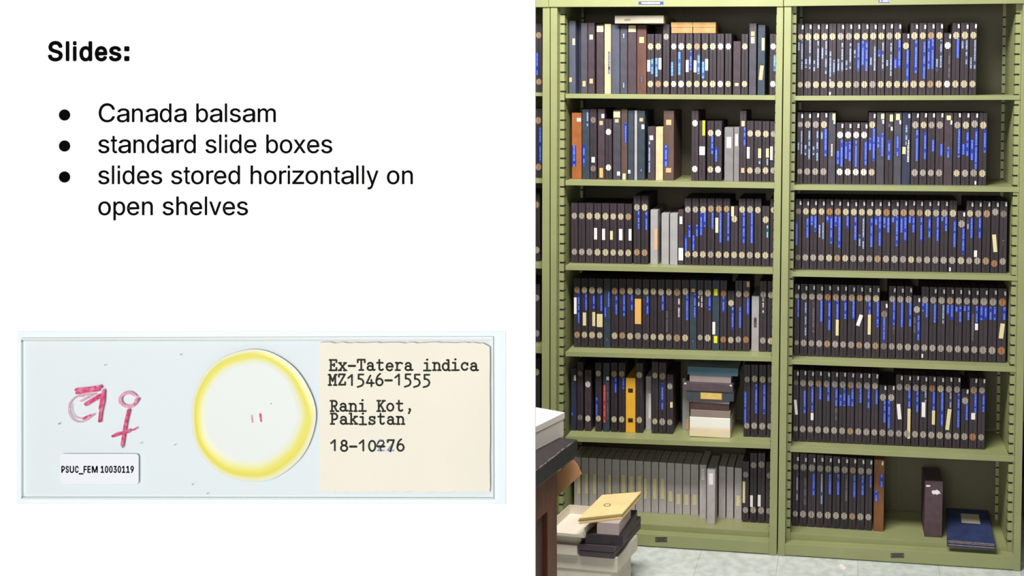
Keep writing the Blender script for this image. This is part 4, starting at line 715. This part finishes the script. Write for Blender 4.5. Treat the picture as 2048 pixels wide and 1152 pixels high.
def lettering(name,text,x0,base,size,parent,t,m,table,bold=0,caps=False,vs_=1,label=None):
    cu=bpy.data.curves.new(name,'CURVE'); cu.dimensions='2D'; cu.fill_mode='FRONT'
    x=x0
    for ch in text:
        if ch==' ': x+=(.278 if not caps else .226)*size; continue
        if caps: adv=table[ch]; l_,r_=adv*.10,adv*.93
        else: adv,l_,r_=table[ch]
        if ch=='_': x+=adv/1000*size; continue
        cs=[[tuple(map(float,p.split(','))) for p in c.split()] for c in GL[ch]]
        done=ch in 'li:' and not caps
        xs=[p[0] for c in cs for p in c]; a,b=min(xs),max(xs)
        for c in cs:
            sp=cu.splines.new('POLY'); sp.points.add(len(c)-1); sp.use_cyclic_u=True
            for k,(px,py) in enumerate(c):
                if not done or bold and ch in 'li':
                    bb=bold/size*1000
                    px=(l_+bb)+(px-a)/(b-a)*(r_-l_-2*bb); py=py if done else (ymap(py) if not caps else py*644/509)
                sp.points[k].co=(x+px/1000*size,py/1000*size*vs_,0,1)
        x+=adv/1000*size
    if '_' in text:
        k=text.index('_'); xx=x0+sum(table[c] for c in text[:k])/1000*size
        sp=cu.splines.new('POLY'); sp.points.add(3); sp.use_cyclic_u=True
        for j,(px,py) in enumerate(((0,-3.2),(table['_']/1000*size,-3.2),(table['_']/1000*size,-1.6),(0,-1.6))): sp.points[j].co=(xx+px,py,0,1)
    ob=bpy.data.objects.new(name,cu); COL.objects.link(ob)
    dg=bpy.context.evaluated_depsgraph_get(); me=bpy.data.meshes.new_from_object(ob.evaluated_get(dg)); bpy.data.objects.remove(ob); bpy.data.curves.remove(cu)
    v0=[(v.co.x,v.co.y) for v in me.vertices]; f0=[tuple(p.vertices) for p in me.polygons]
    offs=[(0,0)]+([(bold*math.cos(k*math.pi/4),bold*math.sin(k*math.pi/4)) for k in range(8)] if bold else [])
    vs=[];fs=[]
    for k,(ox,oy) in enumerate(offs):
        n0=len(vs); vs+=[bp(x+ox,base-(y+oy),t+k*.000004) for x,y in v0]; fs+=[tuple(i+n0 for i in f) for f in f0]
    me=bpy.data.meshes.new(name); me.from_pydata(vs,[],fs)
    return link(name,me,m,parent,label)
INK=mat('black_print',(4,4,4),.8,spec=.05)
lettering('heading_text','Slides:',94,120.8,51.4,board,.0006,INK,ADB,bold=1.65,label='bold black heading reading Slides')
for tx,b in (('Canada balsam',244),('standard slide boxes',306),('slides stored horizontally on',368),('open shelves',430)):
    lettering('text_line',tx,195.2,b,51.4,board,.0006,INK,ADV,bold=.3,label='black line of text reading '+tx)
for v in (230,292,354):
    plate('bullet_dot',0,0,0,0,0.0001,.0006,INK,board,pts=[(129.4+11.2*math.cos(k*math.pi/16),v+11.2*math.sin(k*math.pi/16)) for k in range(32)])
# pale backing card and the glass slide
card=plate('scan_card',34.5,662,1012,1008,0.0002,.0012,mat('pale_blue_card',(230,238,243),.7,spec=.1),board,label='pale blue-grey rectangle behind the glass slide')
def glassmat():
    m=bpy.data.materials.new('clear_glass'); m.use_nodes=True; nt=m.node_tree; N=nt.nodes; L=nt.links; N.remove(N['Principled BSDF'])
    t=N.new('ShaderNodeBsdfTransparent'); t.inputs[0].default_value=(.979,.981,.975,1); g=N.new('ShaderNodeBsdfGlossy'); g.inputs['Roughness'].default_value=.05
    x=N.new('ShaderNodeMixShader'); x.inputs[0].default_value=.012; L.new(t.outputs[0],x.inputs[1]); L.new(g.outputs[0],x.inputs[2]); L.new(x.outputs[0],N['Material Output'].inputs[0]); return m
GLASS=glassmat(); EDGE=mat('glass_edge_grey',(218,223,221),.35)
sl=empty('microscope_slide',bp(515,836,.005),'glass microscope slide with yellow balsam ring and typed cream label, on the board','microscope slide')
T0,T1=.0016,.0054
plate('glass_plate',46.5,677,987.5,996,T0,T1,GLASS,sl,r=6)
# ground edges of the glass: four thin strips of their own
def ringplate(name,o,i,t0,t1,m,parent):
    n=len(o); vs=[bp(u,v,t1) for u,v in o+i]+[bp(u,v,t0) for u,v in o+i]
    fs=[(k,(k+1)%n,n+(k+1)%n,n+k) for k in range(n)]+[(2*n+k,3*n+k,3*n+(k+1)%n,2*n+(k+1)%n) for k in range(n)]+[(k,2*n+k,2*n+(k+1)%n,(k+1)%n) for k in range(n)]+[(n+k,n+(k+1)%n,3*n+(k+1)%n,3*n+k) for k in range(n)]
    return mesh(name,vs,fs,m,parent)
ringplate('ground_edge',[(46.5,674.5),(987.5,672),(988.5,997),(47,996)],[(47.7,679),(986.2,676.5),(987.2,993.5),(48.2,992.3)],T0-.0003,T1+.0001,EDGE,sl)
plate('edge_highlight',48.5,680,986,682.2,T0,T0+.001,mat('edge_light',(212,216,214),.3),sl)
# balsam ring: outer and inner radii vary with angle; cross-section swells between them
rr=random.Random(11)
def nz(a,ph): return math.sin(3*a+ph)*.5+math.sin(5*a+1.7*ph)*.35+math.sin(9*a+2.3*ph)*.2
cx,cy=509,829
def yellow():
    m=bpy.data.materials.new('yellow_balsam'); m.use_nodes=True; nt=m.node_tree; N=nt.nodes; L=nt.links; b=N['Principled BSDF']
    b.inputs['Roughness'].default_value=.3
    at=N.new('ShaderNodeAttribute'); at.attribute_name='UVMap'; sp=N.new('ShaderNodeSeparateXYZ'); L.new(at.outputs['Vector'],sp.inputs[0])
    r=N.new('ShaderNodeValToRGB'); L.new(sp.outputs[0],r.inputs[0]); e=r.color_ramp.elements
    cols=[(0,(224,228,222)),(.10,(230,228,186)),(.30,(226,216,92)),(.52,(228,221,116)),(.78,(228,230,196)),(1,(224,229,225))]
    e[0].position=0; e[0].color=(*lin(cols[0][1]),1); e[1].position=1; e[1].color=(*lin(cols[-1][1]),1)
    for p,c in cols[1:-1]: q=e.new(p); q.color=(*lin(c),1)
    L.new(r.outputs[0],b.inputs['Base Color']); return m
n=120; prof=[(0,0),(.05,.0009),(.12,.0004),(.22,.0012),(.34,.0018),(.5,.0013),(.7,.0007),(.88,.0002),(1,0)]
vs=[];uv=[];fs=[]
for k in range(n):
    a=2*math.pi*k/n; ca,sa=math.cos(a),math.sin(a)
    ro=1+.020*nz(a,1.0)+(.02 if sa<-.8 else 0)*0; Rx,Ry=124*ro,130*ro
    ww=29+9*max(0,math.cos(a-.4))+10*max(0,sa)+2*nz(a,2.0)
    for f,h in prof:
        vs.append(bp(cx+(Rx-ww*f)*ca,cy+(Ry-ww*f)*sa+ (3 if sa>0 else -1)*abs(sa)*(1-f),T1+.0002+h)); uv.append((f,0))
mp_=len(prof)
for k in range(n):
    for j in range(mp_-1): fs.append((k*mp_+j,((k+1)%n)*mp_+j,((k+1)%n)*mp_+j+1,k*mp_+j+1))
ringo=mesh('balsam_ring',vs,fs,yellow(),sl,uv=uv,smooth=True,label='yellow ring of hardened balsam')
plate('cover_slip',0,0,0,0,T1+.0001,T1+.00025,mat('cover_slip_tint',(224,229,225),.4,spec=.3),sl,pts=[(cx+104*math.cos(k*math.pi/30),cy+107*math.sin(k*math.pi/30)) for k in range(60)])
# pen and crayon strokes
def stroke(pts,w,vs,fs,t,round_=True,seg=8):
    """poly-line of image points drawn w px wide into vs/fs"""
    for i in range(len(pts)-1):
        (x0,y0),(x1,y1)=pts[i],pts[i+1]; dx,dy=x1-x0,y1-y0; l=math.hypot(dx,dy) or 1; nx,ny=-dy/l*w/2,dx/l*w/2
        k=len(vs); vs+=[bp(x0+nx,y0+ny,t),bp(x1+nx,y1+ny,t),bp(x1-nx,y1-ny,t),bp(x0-nx,y0-ny,t)]; fs.append((k,k+1,k+2,k+3))
    if round_:
        for x,y in pts:
            k=len(vs); vs+=[bp(x+w/2*math.cos(2*math.pi*j/seg),y+w/2*math.sin(2*math.pi*j/seg),t+.00001) for j in range(seg)]; fs.append(tuple(range(k,k+seg)))
def arc(cx,cy,rx,ry,a0,a1,n=None):
    n=n or max(4,int(abs(a1-a0)/20)); return [(cx+rx*math.cos(math.radians(lerp(a0,a1,i/n))),cy+ry*math.sin(math.radians(lerp(a0,a1,i/n)))) for i in range(n+1)]
def crayon():
    m=bpy.data.materials.new('red_crayon'); m.use_nodes=True; nt=m.node_tree; N=nt.nodes; L=nt.links; b=N['Principled BSDF']; b.inputs['Roughness'].default_value=.7
    tc=N.new('ShaderNodeTexCoord'); no=N.new('ShaderNodeTexNoise'); no.inputs['Scale'].default_value=160; no.inputs['Detail'].default_value=6; L.new(tc.outputs['Object'],no.inputs[0])
    r=N.new('ShaderNodeValToRGB'); L.new(no.outputs[0],r.inputs[0]); r.color_ramp.elements[0].position=.42; r.color_ramp.elements[0].color=(*lin((196,46,100)),1); r.color_ramp.elements[1].position=.62; r.color_ramp.elements[1].color=(*lin((218,120,150)),1)
    L.new(r.outputs[0],b.inputs['Base Color']); return m
CR=crayon(); CRP=mat('pale_crayon',(222,158,180),.7,noise=.25,scale=260); 
def crmesh(name,strokes,m,lab):
    vs=[];fs=[]
    for pts,w in strokes: stroke(pts,w,vs,fs,T1+.0006+len(fs)*1e-7)
    return mesh(name,vs,fs,m,sl,label=lab)
crmesh('crayon_mark',[([(157,778),(180,776),(206,772)],7),([(158,784),(178,781),(202,778)],5),([(177,806),(190,798),(206,789)],8),([(212,779),(211,800),(206,822),(204,840)],6.5),([(210,790),(206,815)],8),([(172,835),(180,831),(186,829)],5)],CR,'red crayon strokes of an overwritten letter')
crmesh('faint_crayon_mark',[(arc(164,816,22,26,40,285),2.2),(arc(165,814,18,21,60,200),1.6),([(166,800),(192,786)],3),([(160,789),(196,786)],2.4),([(176,838),(192,826)],3),([(198,771),(206,768)],2)],CRP,'faint pink crayon ring')
crmesh('crayon_mark',[([(262,818),(257,838),(253,860),(249,888)],6.5),([(230,870),(248,864),(264,858)],5.5),([(236,866),(262,861)],5),([(274,806),(281,796)],5.5),([(270,858),(278,853)],3)],CR,'red crayon female sign, stem and cross')
crmesh('faint_crayon_mark',[(arc(261,797,16,14,0,320),6),(arc(261,798,19,16,150,340),2)],CRP,'pink crayon circle of the female sign')
crmesh('specimen_mark',[([(507,829),(509,842)],3.6)],CRP,'small reddish specimen')
crmesh('specimen_mark',[([(524,826),(526,840)],4.2)],CR,'small reddish specimen')
# specks
sv=[];sf=[]
for (u,v,w) in ((122.5,846,3),(162,661.0,0),(365,708,2),(545,806,2),(353,888,2),(214,729,2),(286,884,2),(388,967,2),(418,985,2),(48,681,3),(49,993,3),(249,893,3)):
    if w: stroke([(u,v),(u+1.2,v-1.6)],w*.7,sv,sf,T1+.0003,seg=6)
mesh('dust_specks',sv,sf,mat('dust_grey',(110,110,112),.8),sl)['kind']='stuff'
# accession label
plate('accession_label',126,905,282,965.5,T1,T1+.0012,mat('accession_paper',(228,231,236),.6,spec=.2),sl,r=6,label='small white label printed with a catalogue number')
acc=[o for o in sl.children if o.name.startswith('accession_label')][0]
def child_letters(parent): pass
lettering('printed_number','PSUC_FEM 10030119',127.6,942.2,16.72,acc,T1+.00135,INK,ADC,bold=.6,caps=True,vs_=1.19,label='black printing PSUC_FEM 10030119')
# typed cream label with torn edges
lr=random.Random(9); pts=[]
x=643
while x<980: pts.append((x,684+lr.uniform(-1.6,1.2)+(2 if x>968 else 0))); x+=lr.uniform(5,14)
pts.append((981.5,692)); y=700
while y<978: pts.append((981.8+lr.uniform(-.5,.5),y)); y+=30
x=981
while x>645: pts.append((x,980.5+lr.uniform(-1.3,1.8))); x-=lr.uniform(5,13)
y=976
while y>690: pts.append((642.5+lr.uniform(-.8,.8),y)); y-=18
lb=plate('paper_label',0,0,0,0,T1,T1+.0014,mat('typed_label_cream',(232,227,210),.8,noise=.03,scale=6,spec=.1),sl,pts=pts,label='cream paper label with typewriting')
H=[]
def seg(*p): return [(p[i],p[i+1]) for i in range(0,len(p),2)]
TW={
'E':[seg(4,0,4,21),seg(1.5,0,15,0,15,5),seg(1.5,21,15,21,15,16.5),seg(4,11,10.5,11),seg(10.5,8.5,10.5,13.5)],
'x':[seg(3,0,14.5,15),seg(3,15,14.5,0),seg(1,0,6,0),seg(11.5,0,16.5,0),seg(1.5,15,6,15),seg(11.5,15,16,15)],
'T':[seg(9,0,9,21),seg(5,0,13,0),seg(2,15.5,2,21,16,21,16,15.5)],
'a':[arc(8,10.3,5,4.7,160,0),seg(13,10.3,13,2,14.5,0,17,.8),arc(7.8,4.3,5.3,4.3,0,360)],
't':[seg(7,21,7,4),arc(10.8,4,3.8,4,180,330),seg(2.5,15,14,15)],
'e':[seg(3,8,15,8),arc(9,7.5,6.2,7.5,0,320)],
'r':[seg(5,0,5,15),seg(2,15,5,15),seg(2,0,10.5,0),arc(11,9.5,5.8,5.5,175,45)],
'i':[seg(9,0,9,15),seg(4,15,9,15),seg(2.5,0,16,0),seg(9,21.5,9.4,22.5),seg(8.6,22,9.8,22)],
'n':[seg(4.5,0,4.5,15),seg(1.5,15,4.5,15),seg(1.5,0,7.5,0),arc(9.5,10,4.9,5,175,0),seg(14.4,10,14.4,0),seg(11.5,0,17,0)],
'd':[arc(8,7.5,5.8,7.3,0,360),seg(14,21,14,0,17,0),seg(10.5,21,14,21)],
'c':[arc(9,7.5,6.2,7.3,35,325),seg(14.4,14,14.4,10)],
'M':[seg(3.7,0,3.7,21),seg(3.7,21,9,8,14.3,21),seg(14.3,21,14.3,0),seg(1,0,6.4,0),seg(11.6,0,17,0),seg(1,21,4,21),seg(14,21,17,21)],
'Z':[seg(3,16,3,21,15,21,3,0,15.5,0,15.5,5)],
'1':[seg(2.5,14.5,10,21,10,0)],
'5':[seg(14.5,21,5,21,5,12.5),arc(7,4.8,7.6,7.6,105,-62),seg(10.5,-2,3,-4.3)],
'4':[seg(9.5,19,2,3.5,16.5,3.5),seg(11.5,10,11.5,-3)],
'6':[arc(9,6.3,6.3,6.9,0,360),arc(14.5,7.5,11.8,16.5,180,110)],
'8':[arc(9,16,4.9,5,0,360),arc(9,5.4,6.3,5.8,0,360)],
'0':[arc(9,9.8,6.4,10.5,0,360)],
'7':[seg(3,17,3,21,15.5,21,8,-2)],
'R':[seg(4.5,0,4.5,21),seg(1.5,0,8,0),seg(1.5,21,9,21),arc(9,15.6,5,5.4,90,-90),seg(4.5,10.2,9,10.2,14,0,17.5,0)],
'K':[seg(4.5,0,4.5,21),seg(1.5,0,7.8,0),seg(1.5,21,7.8,21),seg(14.5,21,4.5,8),seg(8,12.5,15,0),seg(12,0,17.5,0),seg(12,21,17,21)],
'o':[arc(9,7.5,6.2,7.4,0,360)],
',':[seg(10,4,10.8,1),seg(9,3.5,11,2.5),seg(10.8,1,8,-5)],
'P':[seg(4.5,0,4.5,21),seg(1.5,0,8.5,0),seg(1.5,21,9,21),arc(9,15,5.5,6,90,-90),seg(4.5,9,9,9)],
'k':[seg(4.5,0,4.5,21),seg(1.5,21,4.5,21),seg(1.5,0,7.5,0),seg(14,15,4.5,6),seg(8,9,15,0),seg(12,0,17,0),seg(11,15,16.5,15)],
's':[seg(14,11.5,12.5,14,9,15,5.5,14.5,4,12,5.5,9,9,7.8,13,6.4,14.6,3.8,13,1,9,0,5.5,.8,3.6,3.2),seg(14,15,14,11),seg(3.6,0,3.6,4)]}
TYPE=mat('typewriter_ink',(38,40,34),.8,noise=.5,scale=900)
def typed(txt,x0,base,skip='',name='typed_line',ink=None,dy=0):
    vs=[];fs=[]; tr=random.Random(len(txt)*7+int(base))
    for i,ch in enumerate(txt):
        if ch==' ': continue
        ox=x0+i*18.72+tr.uniform(-.5,.5); oy=base+tr.uniform(-.7,.7); t=T1+.0016+i*2e-6
        if ch=='-': stroke([(ox+2.5,oy-8.5),(ox+15,oy-8.5)],4.6,vs,fs,t); continue
        for s in TW[ch]: stroke([(ox+px,oy-py*.98) for px,py in s],3.8,vs,fs,t)
    return mesh(name,vs,fs,ink or TYPE,lb,label='black typewriting reading '+txt)
typed('Ex-Tatera indica',661,738.5); typed('MZ1546-1555',659.5,767.5); typed('Rani Kot,',662.5,819.5); typed('Pakistan',663.5,845.5); typed('18-10-76',663.5,898.5)
BL=mat('blue_correction',(140,156,196),.8,noise=.4,scale=500)
vs=[];fs=[]
for ox in (757,776): 
    for s in ([(2,16),(6,21),(12,20),(14,15),(8,8),(2,0),(14,0)],): stroke([(ox+a,898-b) for a,b in s],3.4,vs,fs,T1+.00155)
mesh('correction_mark',vs,fs,BL,lb,label='bluish struck-over digits 22')
vs=[];fs=[]
stroke([(757.5,886),(762,879),(769,879),(771,884),(764,893),(765,899)],2.6,vs,fs,T1+.0017); stroke([(755,889),(772,890)],3.4,vs,fs,T1+.0017)
mesh('overtyped_mark',vs,fs,TYPE,lb,label='black overtyping')
# ---------------------------------------------------------------- light
def area(name,loc,target,sx,sy,power,col=(1,1,1)):
    l=bpy.data.lights.new(name,'AREA'); l.shape='RECTANGLE'; l.size=sx; l.size_y=sy; l.energy=power; l.color=col
    o=bpy.data.objects.new(name,l); COL.objects.link(o); o.location=loc; o.rotation_euler=(Vector(target)-Vector(loc)).to_track_quat('-Z','Y').to_euler(); return o
area('ceiling_light_front',(.5,-1.25,3.0),(.6,-.5,0),1.5,.5,112,(1,.985,.95))
area('ceiling_light_back',(.65,-4.95,1.85),(.35,-2.5,1.65),1.4,1.4,66,(1,.99,.985))  # fill lamp added behind the camera to brighten the white board
w=bpy.data.worlds.new('world'); S.world=w; w.use_nodes=True; w.node_tree.nodes['Background'].inputs[0].default_value=(.95,.97,1,1); w.node_tree.nodes['Background'].inputs[1].default_value=.06
S.view_settings.view_transform='Standard'; S.view_settings.look='None'; S.view_settings.exposure=0; S.view_settings.gamma=1; S.view_settings.use_curve_mapping=False
